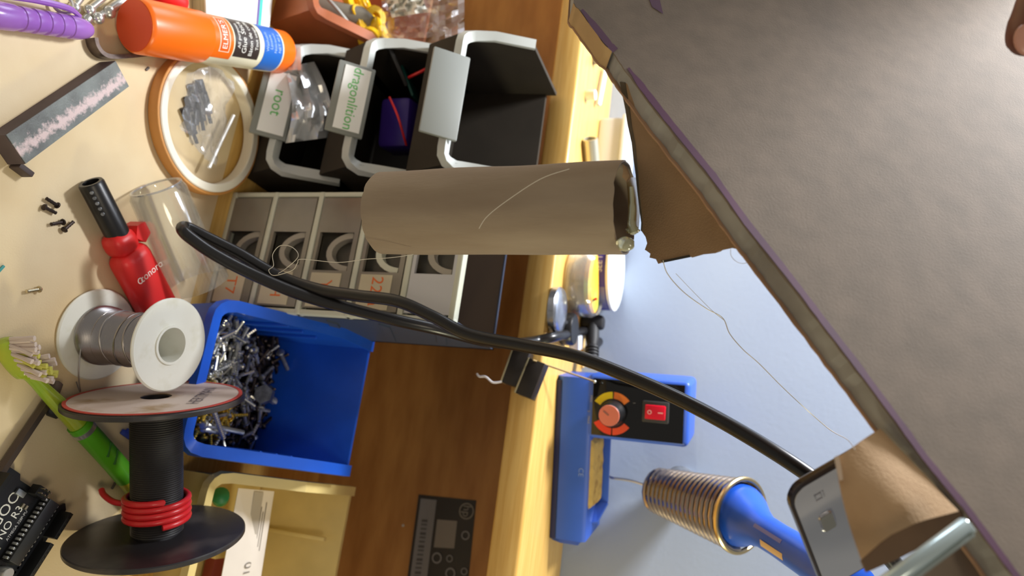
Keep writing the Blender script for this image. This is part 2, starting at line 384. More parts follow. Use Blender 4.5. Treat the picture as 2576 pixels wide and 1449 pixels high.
# grey stacked bins
GB = [(DZ, 0.032, 0.078), (0.0665, 0.097, 0.147), (0.1385, 0.172, 0.219)]
glab = ['lowest grey storage bin of the stack, a crumpled bag in its mouth', 'middle grey storage bin with a white label lettered in green', 'topmost grey storage bin of the stack, empty and unlabelled']
for k, (zb, zf, zt) in enumerate(GB):
    g = thing('storage_bin', glab[k], 'storage bin', (-0.263, 0.46, zb), 0, 'stack of grey bins')
    x0, x1 = -0.3165, -0.2100
    scoop_bin(g, x0, x1, 0.418, 0.505, zb, zf, zt, 0.441, 0.003, BIN_W, SHADE_IN, rim_m=GREY_P, rimw=0.0075, low_back=True)
    # label holder on the front lip
    xa, xb = (-0.288, -0.231) if k < 2 else (-0.293, -0.227)
    tilt = frame(((xa+xb)/2, 0.412, zf+0.0005), (1, 0, 0), (0, 0.62, 0.78))
    b = B(); b.box((0, -0.004, 0), (xb-xa, 0.027, 0.003), tilt, bev=0.001); part(g, 'label_holder', b, mat('label_holder_grey', (134, 137, 132), 0.5))
    if k < 2:
        b = B(); b.box((0, -0.003, 0.0018), (xb-xa-0.006, 0.019, 0.0006), tilt); lb_ = part(g, 'label', b, WHITE_P, 'white paper label with green handwriting')
        b = B(); text_flat(b, ('root', 'dragonlition')[k], (0.012, 0.0105)[k], tilt @ Matrix.Translation((0, -0.0025, 0.00225))); part(lb_, 'lettering', b, GREEN_INK)
# bag in the lowest bin
rows = []
for i in range(11):
    r = []
    for j in range(11):
        u, v_ = i/10, j/10
        px = 715+u*115+20*math.sin(v_*3)-40*(1-v_)*u; py = 170+v_*190-15*u
        p = ony(px, py, 0.412+0.02*u+0.012*noise.noise(V((u*4, v_*4, 1.3)))+0.006*noise.noise(V((u*9, v_*9, 5))))
        r.append(p)
    rows.append(r)
b = B().patch(rows); solo('plastic_bag', b, film('crumpled_film', (240, 243, 245), 0.25, 0.72, 0.12), 'crumpled clear plastic bag hanging out of the lowest grey bin', 'bag', rows[0][5])
rows = []
for i in range(6):
    rows.append([ony(712+i*9+3*noise.noise(V((i, j, 2.))), 112+j*16+2*noise.noise(V((j, i, 7.))), 0.404+0.004*noise.noise(V((i*.8, j*.8, 0)))) for j in range(5)])
b = B().patch(rows); solo('plastic_bag', b, FILM_W, 'upright corner of a milky plastic bag beside the orange glue stick end', 'bag', rows[0][2])
# things in the middle bin
def wire(name, pts, r, m, label, cat='wire', n=6, seg=8):
    P = smoothpath(pts, n); b = B().tube(P, r, seg); return solo(name, b, m, label, cat, P[0])
wire('wire', [ony(980, 245, 0.43), ony(1000, 290, 0.428), ony(1012, 330, 0.435), ony(1022, 365, 0.445)], 0.0009, RED_W, 'thin red wire hanging down in the middle grey bin')
wire('wire', [ony(1028, 195, 0.44), ony(1060, 180, 0.437), ony(1092, 163, 0.44)], 0.0012, RED_W, 'short stub of red wire at the left of the middle grey bin')
wire('wire', [ony(972, 100, 0.428), ony(985, 130, 0.428), ony(1005, 175, 0.432), ony(1022, 215, 0.44)], 0.0016, BLACK_M, 'dark lead leaning out of the middle grey bin')
b = B(); b.box((0, 0, 0), (0.040, 0.028, 0.026), frame(ony(1010, 320, 0.465), (1, 0.2, 0), (0, 1, 0)), bev=0.004); solo('plastic_block', b, mat('violet_plastic', (74, 48, 150), 0.4), 'violet plastic block inside the middle grey bin', 'plastic block', ony(1010, 320, 0.465))
b = B(); b.box((0, 0, 0), (0.030, 0.018, 0.002), frame(ony(1035, 215, 0.46), (1, 0.1, 0.5), (0, 1, 0)), bev=0.0004); solo('circuit_board', b, mat('green_board', (20, 86, 76), 0.5), 'small teal circuit board inside the middle grey bin', 'circuit board', ony(1035, 215, 0.46))

# drawer organizer
ox0, ox1, oy0, oy1, ozt = -0.1930, -0.1005, 0.425, 0.503, 0.1965
og = thing('drawer_organizer', 'small upright organizer with five smoky drawers in a grey frame', 'drawer organizer', ((ox0+ox1)/2, 0.464, DZ))
SHELL = mat('slate_plastic', (62, 72, 92), 0.5)
t = 0.0025
b = B()
b.box((ox0+t/2, (oy0+oy1)/2+0.003, (ozt+DZ)/2), (t, oy1-oy0-0.006, ozt-DZ)); part(og, 'side_panel', b, SHELL)
b = B(); b.box((ox1-t/2, (oy0+oy1)/2+0.003, (ozt+DZ)/2), (t, oy1-oy0-0.006, ozt-DZ)); sp = part(og, 'side_panel', b, SHELL)
for k in range(4):
    b = B(); z = 0.03+k*0.042
    b.prism([V((ox1, oy0+0.012, z+0.022)), V((ox1, oy0+0.020, z+0.026)), V((ox1, oy1-0.008, z+0.006)), V((ox1, oy1-0.016, z+0.002))], V((0.0012, 0, 0))); part(sp, 'rib', b, SHELL)
b = B(); b.box(((ox0+ox1)/2, oy1-t/2, (ozt+DZ)/2), (ox1-ox0, t, ozt-DZ)); part(og, 'back', b, SHELL)
FRAME = mat('frame_grey', (206, 208, 190), 0.38)
pitch = (ozt-DZ)/5
for k in range(6):
    z = DZ+k*pitch; z = min(max(z, DZ+0.002), ozt-0.0025)
    b = B(); b.box(((ox0+ox1)/2, oy0+0.0025, z), (ox1-ox0, 0.008, 0.0046), bev=0.0012); part(og, 'frame_rail', b, FRAME)
    b = B(); b.box(((ox0+ox1)/2, (oy0+oy1)/2+0.003, z), (ox1-ox0-2*t, oy1-oy0-0.008, 0.003)); part(og, 'shelf_plate', b, mat('plate_shaded', (32, 24, 17), 0.95, spec=0.03))  # near-black colour stands in for shelf shade on the organizer top
for x in (ox0+0.002, ox1-0.002):
    b = B(); b.box((x, oy0+0.002, (ozt+DZ)/2), (0.004, 0.006, ozt-DZ), bev=0.0012); part(og, 'frame_stile', b, FRAME)
dtxt = ['T7', '4H', 'Y1', '22 a', '']
for k in range(5):
    zc = DZ+(k+0.5)*pitch; xa, xb = ox0+0.005, ox1-0.005; hz = pitch-0.006
    pxa, pxb = xa+0.0265, xb-0.0275
    dm = SMOKE if k < 4 else mat('clear_grey_drawer', (196, 198, 202), 0.3)
    b = B(); yf = oy0-0.0012
    for (x0, x1, z0, z1) in ((xa, pxa, zc-hz/2, zc+hz/2), (pxb, xb, zc-hz/2, zc+hz/2), (pxa, pxb, zc+hz/2-0.0035, zc+hz/2), (pxa, pxb, zc-hz/2, zc-hz/2+0.0025)):
        b.box(((x0+x1)/2, yf+0.0015, (z0+z1)/2), (x1-x0, 0.003, z1-z0))
    dr = part(og, 'drawer', b, dm)
    b = B(); b.box(((pxa+pxb)/2, yf+0.009, zc), (pxb-pxa, 0.002, hz)); b.box((pxa-0.0006, yf+0.005, zc), (0.0012, 0.008, hz)); b.box((pxb+0.0006, yf+0.005, zc), (0.0012, 0.008, hz))
    part(dr, 'pocket', b, POCKET)
    b = B(); rr_ = 0.0125; pts = []
    cz = zc+0.0125
    for a in range(13):
        an = math.pi*(1.04+0.92*a/12); pts.append(V(((pxa+pxb)/2+rr_*math.cos(an)*1.02, yf+0.0035, cz+rr_*1.55*math.sin(an)+0.002)))
    vs_ = []; fs = []
    for p in pts:
        cdir = (p-V(((pxa+pxb)/2, p.y, cz))).normalized()
        for (a, yy) in ((-0.0022, -0.002), (0.0022, -0.002), (0.0022, 0.004), (-0.0022, 0.004)): vs_.append(p+cdir*a+V((0, yy, 0)))
    for i in range(12):
        for j in range(4): fs.append((i*4+j, i*4+(j+1) % 4, (i+1)*4+(j+1) % 4, (i+1)*4+j))
    fs += [(0, 1, 2, 3), (51, 50, 49, 48)]
    b.add(vs_, fs); part(dr, 'finger_pull', b, FRAME if k == 3 else mat('pull_grey', (160, 154, 142), 0.35))
    if dtxt[k]:
        b = B(); b.box(((pxb+xb)/2+0.0005, yf-0.0003, zc-0.002), (xb-pxb-0.003, 0.0006, hz*0.72)); lb_ = part(dr, 'paper_label', b, mat('tan_label', (206, 196, 168), 0.6))
        b = B(); text_flat(b, dtxt[k], 0.0125, frame(((pxb+xb)/2, yf-0.0007, zc-0.001), (1, 0, 0), (0, 0, 1))); part(lb_, 'lettering', b, ORANGE_INK)

# terracotta scoop bin at the far left with its contents
tb = thing('storage_bin', 'terracotta plastic bin at the left edge beside the grey stack', 'storage bin', (-0.40, 0.45, DZ))
scoop_bin(tb, -0.46, -0.338, 0.405, 0.52, DZ, 0.045, 0.082, 0.455, 0.003, TERRA, TERRA, rimw=0.008)
for i, (px, py, y) in enumerate(((905, 40, 0.45), (925, 72, 0.455), (892, 8, 0.45), (942, 44, 0.46), (930, 98, 0.45), (872, -2, 0.45), (915, 10, 0.46), (950, 72, 0.462))):
    c = ony(px, py, y); b = B(); M = frame(c, (1, 0.3*i, 0.4), (0.2*i, 1, 0.5))
    b.ring(0.0095, 0.0035, -0.0035, 0.0035, M, 16, 0.0006); b.box((0.011, 0, 0), (0.010, 0.010, 0.007), M, bev=0.001)
    solo('yellow_connector', b, YELLOW, ['yellow ring-shaped connector in the terracotta bin'][0], 'connector', c, 'yellow connectors in the terracotta bin')
c = ony(830, 30, 0.44); b = B(); b.lathe([(0.003, -0.03), (0.010, -0.026), (0.011, 0.02), (0.006, 0.03)], axisframe(ony(770, 18, 0.44), ony(880, 45, 0.45)) @ Matrix.Translation((0, 0, 0.03)), 20)
solo('tool_handle', b, mat('grey_rubber', (132, 126, 112), 0.5), 'stubby grey handle lying in the terracotta bin', 'tool', c)
wire('cable_tie', [ony(822, -6, 0.43), ony(850, 25, 0.43), ony(880, 62, 0.435)], 0.0014, GREY_P, 'pale cable tie across the terracotta bin', 'cable tie')
rows = []
for i in range(14):
    rows.append([ony(960+i*16, -10+j*13+(0 if i < 9 else (i-9)*-6)+4*noise.noise(V((i, j, 3.3))), 0.455+0.016*noise.noise(V((i*.6, j*.6, 4)))+0.008*noise.noise(V((i*1.7, j*1.7, 9)))) for j in range(11)])
b = B().patch(rows); solo('plastic_bag', b, FILM, 'clear crinkled plastic bag above the terracotta bin', 'bag', rows[3][5])
rows = []
for i in range(10):
    rows.append([ony(965+i*10+j*3, -12+j*8-i*1.5+2*noise.noise(V((i, j, 8.3))), 0.45+0.010*noise.noise(V((i*.9, j*.9, 2)))) for j in range(8)])
b = B().patch(rows); solo('foil_packet', b, mat('crinkled_foil', (252, 250, 240), 0.25, metal=0.25, bump=1.0, bscale=500), 'bright crinkled foil packet inside the clear bag at top', 'packet', rows[5][4])

# cream bin at the right
cb = thing('storage_bin', 'cream plastic bin holding a printed card at the right', 'storage bin', (0.08, 0.46, DZ))
scoop_bin(cb, 0.0135, 0.150, 0.427, 0.545, DZ, 0.037, 0.078, 0.475, 0.003, CREAM, CREAM, rimw=0.007)
for x in (0.052, 0.094):
    b = B(); b.box((x, 0.5325, 0.036), (0.003, 0.004, 0.066), bev=0.0005); part(cb, 'divider_rib', b, CREAM)
pc = thing('printed_card', 'white printed card leaning inside the cream bin', 'card', onz(620, 1340, 0.02))
A1, A2, A3, A4 = onz(600, 1228, 0.040), onz(690, 1236, 0.042), onz(652, 1480, 0.042), onz(552, 1480, 0.036)
b = B().prism([A1, A2, A3, A4], V((0, 0.0002, -0.0006))); part(pc, 'card', b, mat('card_paper', (222, 214, 206), 0.6, var=0.04))
up_ = V((0, 0, 0.0006))
def quad(u0, v0, u1, v1):
    f = lambda u, v: (A1.lerp(A4, u)).lerp(A2.lerp(A3, u), v)+up_
    return [f(u0, v0), f(u1, v0), f(u1, v1), f(u0, v1)]
PRT = mat('grey_print', (120, 112, 104), 0.7)
b = B(); b.add(quad(0.02, 0.42, 0.55, 0.68), [(0, 1, 2, 3)]); part(pc, 'printed_block', b, mat('pale_print', (170, 162, 152), 0.7))
for k in range(7):
    b = B(); v0 = 0.45+0.06*k; b.add(quad(0.12+0.05*(k % 3), v0, 0.62-0.04*(k % 2), v0+0.02), [(0, 1, 2, 3)]); part(pc, 'print_line', b, PRT)
b = B(); text_flat(b, '0118', 0.010, frame(sum(quad(0.8, 0.45, 0.95, 0.75), V())/4, A4-A1, A1-A2)); part(pc, 'lettering', b, PRT)
b = B(); b.lathe([(0.004, 0), (0.006, 0.002), (0.006, 0.010), (0.003, 0.012)], axisframe(onz(555, 1255, 0.025), onz(555, 1240, 0.035)), 14); solo('green_cap', b, mat('green_plastic', (24, 110, 60), 0.4), 'small green plastic cap at the front of the cream bin', 'cap', onz(555, 1255, 0.025))
b = B(); b.box((0, 0, 0), (0.010, 0.012, 0.007), frame(onz(553, 1385, 0.02), (1, 0.1, 0), (0, 1, 0.2)), bev=0.001); solo('plastic_chip', b, CREAM, 'little cream plastic chip at the front of the cream bin', 'plastic piece', onz(553, 1385, 0.0165))
b = B(); b.box((0, 0, 0), (0.05, 0.016, 0.01), frame(onz(545, 1420, 0.010), (1, 0.0, 0), (0, 1, 0.1)), bev=0.002); solo('red_block', b, mat('dark_red_plastic', (116, 36, 26), 0.5), 'dark red block lying in the front of the cream bin', 'block', onz(545, 1420, 0.005))

# rating sticker on the back panel
st = thing('rating_sticker', 'black product rating sticker on the back panel', 'sticker', (0.06, 0.6199, 0.10))
sy = 0.6196
S0, S1, S2, S3 = ony(1053, 1244, sy), ony(1198, 1259, sy), ony(1168, 1560, sy), ony(1010, 1560, sy)
b = B().prism([S0, S1, S2, S3], V((0, 0.0006, 0))); part(st, 'backing', b, mat('sticker_black', (52, 50, 48), 0.55))
def sq(u0, v0, u1, v1, o=0.0003):
    f = lambda u, v: (S0.lerp(S3, u)).lerp(S1.lerp(S2, u), v)+V((0, -o, 0))
    return [f(u0, v0), f(u1, v0), f(u1, v1), f(u0, v1)]
SG = mat('sticker_grey', (132, 134, 138), 0.6)
b = B(); b.add(sq(0.03, 0.05, 0.95, 0.33), [(0, 1, 2, 3)]); part(st, 'barcode_strip', b, SG)
for k in range(14):
    b = B(); u = 0.2+k*0.035; b.add(sq(u, 0.12, u+0.012+0.008*(k % 3 == 0), 0.22, 0.0006), [(0, 1, 2, 3)]); part(st, 'bar', b, mat('sticker_bar', (86, 86, 88), 0.6))
b = B(); b.add(sq(0.19, 0.38, 0.42, 0.72), [(0, 1, 2, 3)]); part(st, 'text_block', b, mat('sticker_grey2', (138, 134, 128), 0.6))
lc = sum(sq(0.08, 0.84, 0.12, 0.88, 0.0006), V())/4; LM = frame(lc, S3-S0, S1-S0)
b = B(); b.ring(0.0068, 0.0058, 0, 0.0002, LM, 28); text_flat(b, 'hp', 0.010, LM @ Matrix.Translation((0, 0, 0.0001))); part(st, 'logo', b, mat('sticker_logo', (140, 138, 130), 0.6))
for (u, v_, r) in ((0.30, 0.88, 0.0038), (0.50, 0.45, 0.0046), (0.62, 0.70, 0.0046), (0.50, 0.66, 0.003), (0.60, 0.92, 0.003)):
    c = sum(sq(u, v_, u+0.01, v_+0.01, 0.0006), V())/4; b = B(); b.ring(r, r*0.7, 0, 0.0002, frame(c, S3-S0, S1-S0), 18); part(st, 'mark', b, SG)
b = B(); b.lathe([(0.0012, 0), (0.0010, 0.0006)], frame(ony(1014, 1322, 0.6199), (1, 0, 0), (0, 0, 1)), 10); solo('paper_speck', b, GREY_P, 'tiny pale speck stuck to the back panel', 'speck', ony(1014, 1322, 0.6199))

# ------------------------------------------------------------------ things on the board, front left
# purple pen
pz = 0.0078; P0, P1 = onz(228, 76, pz), onz(-120, 20, pz)
ax = (P1-P0).normalized(); M = axisframe(P0, P1); L = (P1-P0).length
pn = thing('pen', 'translucent purple plastic pen with a clip', 'pen', (P0.x, P0.y, 0))
prof = [(0.0006, 0), (0.0036, 0.0006), (0.0050, 0.0028), (0.0058, 0.006)]
z = 0.010
for k in range(5): prof += [(0.0066, z), (0.0066, z+0.0048), (0.0061, z+0.0052), (0.0061, z+0.0064)]; z += 0.0072
prof += [(0.0070, z+0.002), (0.0074, z+0.024), (0.0066, z+0.025), (0.0066, z+0.026)]
b = B().lathe(prof, M, 28); part(pn, 'cap', b, PEN)
prof = [(0.0062, z+0.025)]
zz = z+0.027
for k in range(8): prof += [(0.0066, zz), (0.0066, zz+0.0012), (0.0060, zz+0.0014), (0.0060, zz+0.0022)]; zz += 0.0026
prof += [(0.0062, zz), (0.0058, L-0.01), (0.001, L)]
b = B().lathe(prof, M, 24); part(pn, 'barrel', b, PEN)
side = V((0, 0, 1)).cross(ax).normalized(); side = side if side.x < 0 else -side
cp = [P0+ax*0.008+side*0.0062+V((0, 0, 0.002)), P0+ax*0.016+side*0.0095+V((0, 0, 0.003)), P0+ax*0.034+side*0.0105+V((0, 0, 0.003)), P0+ax*0.050+side*0.0100+V((0, 0, 0.003))]
b = B().tube(smoothpath(cp, 5), [0.0014]*4+[0.0018]*12, 8); part(pn, 'clip', b, PEN)

# silver bolts at the top edge
for i, (a, c, r, lab) in enumerate((((243, 46), (330, -18), 0.0022, 'silver rod with a rounded end nearest the purple pen cap'), ((270, 31), (345, -22), 0.0024, 'silver rod with a rounded end touching the orange cap'),
                                    ((222, 26), (282, -24), 0.002, 'thin silver rod second from the top edge near the pen'), ((184, 20), (222, -30), 0.002, 'silver rod crossing behind the pen clip'))):
    p, q = onz(*a, 0.003), onz(*c, 0.003); T_ = thing('steel_rod', lab, 'rod', (p.x, p.y, 0), 0, 'steel rods by the pen')
    b = B().lathe([(r, 0.003), (r, (q-p).length)], axisframe(p, q), 12); part(T_, 'shaft', b, STEEL)
    b = B().blob(p+V((0, 0, 0.001)), (r*1.7,)*3, None, 2); part(T_, 'head', b, STEEL)
b = B(); b.ring(0.006, 0.0042, 0, 0.002, frame(onz(156, 10, 0.004), (1, 0.2, 0), (0, 1, 0.4)), 20, 0.0005); solo('steel_ring', b, STEEL, 'small steel ring above the purple pen clip', 'ring', onz(156, 10, 0.002))
b = B(); b.lathe([(0.0022, 0), (0.003, 0.001), (0.003, 0.004), (0.001, 0.005)], axisframe(onz(212, 55, 0.003), onz(222, 45, 0.003)), 12); solo('steel_nut', b, STEEL, 'tiny steel nut touching the pen cap end', 'nut', onz(212, 55, 0.0))

# bent metal band
pts = smoothpath([onz(228, 96, 0.003), onz(233, 116, 0.003), onz(246, 134, 0.003), onz(268, 143, 0.003), onz(310, 142, 0.003), onz(350, 138, 0.003), onz(390, 133, 0.003)], 6)
b = B(); vs_ = []; fs = []
for i, p in enumerate(pts):
    tg = (pts[min(i+1, len(pts)-1)]-pts[max(i-1, 0)]).normalized(); nn = V((-tg.y, tg.x, 0))
    for (a, zz) in ((-0.0013, 0.0), (0.0013, 0.0), (0.0013, 0.0075), (-0.0013, 0.0075)): vs_.append(V((p.x, p.y, zz))+nn*a)
for i in range(len(pts)-1):
    for j in range(4): fs.append((i*4+j, i*4+(j+1) % 4, (i+1)*4+(j+1) % 4, (i+1)*4+j))
n_ = len(pts)-1; fs += [(0, 1, 2, 3), (n_*4+3, n_*4+2, n_*4+1, n_*4)]
b.add(vs_, fs); solo('bent_metal_band', b, mat('dark_band', (112, 98, 90), 0.45, metal=0.6, var=0.2, vscale=300), 'bent dark metal band standing between pen and glue stick', 'metal band', (pts[0].x, pts[0].y, 0))

# glue stick
G0, G1 = onz(338, 64, 0.0172), onz(706, 131, 0.029)
gx = (G1-G0).normalized(); GL = (G1-G0).length; GM = axisframe(G0, G1)
gs = thing('glue_stick', 'orange capped glue stick with black and blue label', 'glue stick', (G0.x, G0.y, 0))
rc = 0.0168; rb = 0.0160
b = B().lathe([(rc*0.93, 0), (rc*0.985, 0.0012), (rc, 0.003), (rc, GL*0.370), (rc*0.97, GL*0.377)], GM, 48); part(gs, 'cap', b, ORANGE)
b = B().lathe([(rc*0.90, -0.0003), (rc*0.90, 0.0004)], GM, 40); part(gs, 'cap_end', b, ORANGE_D)
b = B().lathe([(rb*0.995, GL*0.37), (rb*0.995, GL*0.89)], GM, 48, False); part(gs, 'barrel', b, mat('label_white', (238, 232, 206), 0.4))
e1 = (CAM-(G0+gx*GL*0.55)); e1 = (e1-gx*e1.dot(gx)).normalized(); e2 = e1.cross(gx).normalized()
if e2.dot(R_) > 0: e2 = -e2
def cyl_patch(a0, a1, t0, t1, r, n=20):
    rows = []
    for i in range(n+1):
        a = a0+(a1-a0)*i/n; rows.append([G0+gx*GL*t+(e1*math.cos(a)+e2*math.sin(a))*r for t in (t0, (t0+t1)/2, t1)])
    return B().patch(rows)
part(gs, 'label_orange', cyl_patch(-0.75, 1.9, 0.370, 0.505, rb+0.0001), ORANGE)
part(gs, 'label_black', cyl_patch(-0.55, 1.7, 0.515, 0.695, rb+0.0001), mat('label_black', (58, 48, 44), 0.4))
part(gs, 'label_blue', cyl_patch(-1.2, 1.9, 0.730, 0.880, rb+0.0001), mat('label_blue', (38, 104, 196), 0.4))
part(gs, 'label_badge', cyl_patch(-0.42, 1.1, 0.410, 0.480, rb+0.0002, 12), mat('label_badge', (250, 214, 190), 0.4))
part(gs, 'label_badge_field', cyl_patch(-0.38, 1.06, 0.416, 0.474, rb+0.0003, 12), mat('badge_orange', (236, 96, 24), 0.4))
gax = -gx
def gtext(s, size, t, u0, m, dr=0.0004):
    b = B(); text_cyl(b, s, size, G0, gax, e1, e2, rb+dr, -GL*t, u0); part(gs, 'lettering', b, m)
LW = mat('label_lettering', (246, 244, 236), 0.5)
gtext("ELMER'S", 0.0058, 0.445, 0.0055, LW, 0.0005)
for s, sz, t in (('All purpose', 0.0038, 0.541), ('Glue Stick', 0.0058, 0.580), ('B\u00e2ton de colle', 0.0046, 0.628), ('Tout usage', 0.0038, 0.670)): gtext(s, sz, t, 0.0065, LW)
for s, t in (('Washable', 0.755), ('Lavable', 0.785), ('Non-toxic', 0.818), ('NET 40 g', 0.852)): gtext(s, 0.0036, t, 0.006, mat('label_pale_blue', (168, 196, 236), 0.5))
b = B().lathe([(rb*0.985, GL*0.88), (rb*0.985, GL*0.985), (rb*0.93, GL*0.998), (rb*0.5, GL)], GM, 40); part(gs, 'base', b, ORANGE)

# notebook under the glue stick, red handle
N0, N1, N2, N3 = onz(521, 66, 0.012), onz(676, 84, 0.012), onz(692, -70, 0.012), onz(515, -70, 0.012)
nb = thing('notebook', 'white notebook with a teal stripe behind the glue stick', 'notebook', (N0.x, N0.y, 0))
b = B().prism([N0, N1, N2, N3], V((0, 0, -0.0012))); part(nb, 'cover', b, WHITE_P)
b = B().prism([q+V((0, 0, -0.0012)) for q in (N0, N1, N2, N3)], V((0, 0, -0.0105))); part(nb, 'pages', b, mat('page_block', (196, 186, 150), 0.8, c2=(160, 148, 116), vscale=200, stretch=(0.05, 0.05, 6)))
def npt(u, v_): return N0.lerp(N1, u).lerp(N3.lerp(N2, u), v_)+V((0, 0, 0.0003))
b = B().add([npt(0.765, 0), npt(0.80, 0), npt(0.80, 1), npt(0.765, 1)], [(0, 1, 2, 3)]); part(nb, 'violet_stripe', b, mat('stripe_violet', (110, 92, 160), 0.5))
b = B().add([npt(0.80, 0), npt(0.845, 0), npt(0.845, 1), npt(0.80, 1)], [(0, 1, 2, 3)]); part(nb, 'teal_stripe', b, mat('stripe_teal', (70, 206, 178), 0.5))
p, q = onz(372, -34, 0.0075), onz(462, 14, 0.0075)
b = B().tube(smoothpath([p, p.lerp(q, 0.5), q], 6), [0.006]*3+[0.0072]*8+[0.0060, 0.0035], 14); solo('tool_handle', b, RED, 'red plastic tool handle behind the glue stick cap', 'tool', (p.x, p.y, 0))

# sharpening block
zt = 0.0125
TA, TB, TC, TD = onz(12, 340, zt), onz(290, 153, zt), onz(324, 217, zt), onz(62, 413, zt)
sb = thing('sharpening_stone', 'grey gritty bar with worn pinkish streak on the board', 'sharpening stone', ((TA+TC)/2)-V((0, 0, zt)))
b = B().prism([TA, TB, TC, TD], V((0, 0, -zt))); part(sb, 'body', b, mat('stone_side', (92, 78, 80), 0.7, var=0.15, vscale=60), smooth=0)
m = mat('stone_face', (128, 134, 132), 0.55, c2=(96, 98, 98), vscale=60, detail=8, bump=0.8, bscale=900)
nt = m.node_tree; bs_ = nt.nodes['Principled BSDF']
tc_ = nt.nodes.new('ShaderNodeTexCoord'); mp_ = nt.nodes.new('ShaderNodeMapping'); sd_ = (TB-TA).normalized()
mp_.inputs['Rotation'].default_value = (0, 0, -math.atan2(sd_.y, sd_.x)); nt.links.new(tc_.outputs['Object'], mp_.inputs['Vector'])
sx_ = nt.nodes.new('ShaderNodeSeparateXYZ'); nt.links.new(mp_.outputs[0], sx_.inputs[0])
mr_ = nt.nodes.new('ShaderNodeMapRange'); mr_.inputs['From Min'].default_value = -0.010; mr_.inputs['From Max'].default_value = 0.010; nt.links.new(sx_.outputs['Y'], mr_.inputs['Value'])
rp_ = nt.nodes.new('ShaderNodeValToRGB'); rp_.color_ramp.elements[0].position = 0.05; rp_.color_ramp.elements[0].color = (0.1, 0.1, 0.1, 1); rp_.color_ramp.elements[1].position = 0.8; rp_.color_ramp.elements[1].color = (0.1, 0.1, 0.1, 1)
e_ = rp_.color_ramp.elements.new(0.36); e_.color = (0.75, 0.75, 0.75, 1); nt.links.new(mr_.outputs[0], rp_.inputs[0])
ns_ = nt.nodes.new('ShaderNodeTexNoise'); ns_.inputs['Scale'].default_value = 420; ns_.inputs['Detail'].default_value = 8; nt.links.new(tc_.outputs['Object'], ns_.inputs['Vector'])
ad_ = nt.nodes.new('ShaderNodeMath'); ad_.operation = 'ADD'; nt.links.new(rp_.outputs[0], ad_.inputs[0]); nt.links.new(ns_.outputs['Fac'], ad_.inputs[1])
th_ = nt.nodes.new('ShaderNodeMapRange'); th_.inputs['From Min'].default_value = 0.92; th_.inputs['From Max'].default_value = 1.2; nt.links.new(ad_.outputs[0], th_.inputs['Value'])
mx_ = nt.nodes.new('ShaderNodeMix'); mx_.data_type = 'RGBA'; lk_ = bs_.inputs['Base Color'].links[0].from_socket
nt.links.new(th_.outputs[0], mx_.inputs['Factor']); nt.links.new(lk_, mx_.inputs['A']); mx_.inputs['B'].default_value = (*lin((214, 192, 192)), 1); nt.links.new(mx_.outputs['Result'], bs_.inputs['Base Color'])
b = B().prism([q+V((0, 0, 0.0006)) for q in (TA.lerp(TC, 0.005), TB.lerp(TD, 0.005), TC.lerp(TA, 0.005), TD.lerp(TB, 0.005))], V((0, 0, -0.0008))); part(sb, 'grit_face', b, m, 'grey abrasive face', smooth=0)
c = onz(55, 428, 0.004); b = B(); b.box((0, 0, 0), (0.0032, 0.009, 0.008), frame(c, (1, -0.2, 0), (0.2, 1, 0)), bev=0.0006); part(sb, 'end_tab', b, mat('stone_tab', (70, 56, 54), 0.6))

# tape ring and the bag in it
rc0 = V((-0.2245, 0.3765, 0)); TRM = Matrix.Translation(rc0)
tr = thing('tape_ring', 'nearly empty roll of tape with a tan outside and white rim', 'tape roll', rc0)
b = B(); b.ring(0.0505, 0.0485, 0.0003, 0.0085, TRM, 64, 0.0003); part(tr, 'outer_layer', b, mat('tape_tan', (200, 140, 72), 0.5))
b = B(); b.ring(0.0484, 0.0425, 0.0, 0.0095, TRM, 64, 0.0006); part(tr, 'core', b, mat('tape_white', (238, 232, 216), 0.5))
rows = []
bl = [onz(452, 186, 0.016), onz(560, 150, 0.012), onz(588, 288, 0.008), onz(524, 424, 0.004), onz(440, 330, 0.010)]
for i in range(12):
    r = []
    for j in range(12):
        u, v_ = i/11, j/11
        p = bl[0].lerp(bl[1], u).lerp(bl[4].lerp(bl[3], u), v_)
        if u > 0.5: p = p.lerp(bl[0].lerp(bl[2], u).lerp(bl[4].lerp(bl[3], u), v_), (u-0.5)*0.8)
        r.append(p+V((0, 0, 0.006+0.005*noise.noise(V((u*5, v_*5, 0)))+0.003*noise.noise(V((u*13, v_*13, 3))))))
    rows.append(r)
zb_ = thing('zip_bag', 'small clear zip bag of black parts lying in the tape roll', 'bag', (rows[6][6].x, rows[6][6].y, 0))
part(zb_, 'film', B().patch(rows), FILM)
b = B().tube([onz(588, 290, 0.011), onz(556, 356, 0.010), onz(526, 422, 0.010)], 0.0013, 8); part(zb_, 'zip_strip', b, film('zip_white', (240, 240, 240), 0.1, 0.6, 0.3))
pr = random.Random(5)
PIN = mat('part_black', (40, 40, 52), 0.4)
for i, (px, py) in enumerate(((488, 230), (505, 220), (478, 262), (498, 262), (515, 250), (470, 290), (490, 295), (505, 285), (480, 320), (520, 268))):
    c = onz(px, py, 0.003); b = B(); a = 0.6+pr.uniform(-0.3, 0.3); M = frame(c, (math.cos(a), math.sin(a), 0), (-math.sin(a), math.cos(a), 0))
    b.box((0, 0, 0), (0.011, 0.004, 0.005), M, bev=0.0006); b.box((0.008, 0, 0), (0.008, 0.0016, 0.002), M)
    solo('black_connector', b, PIN, 'small black connector inside the clear zip bag', 'connector', c-V((0, 0, 0.0025)), 'black connectors in the zip bag')

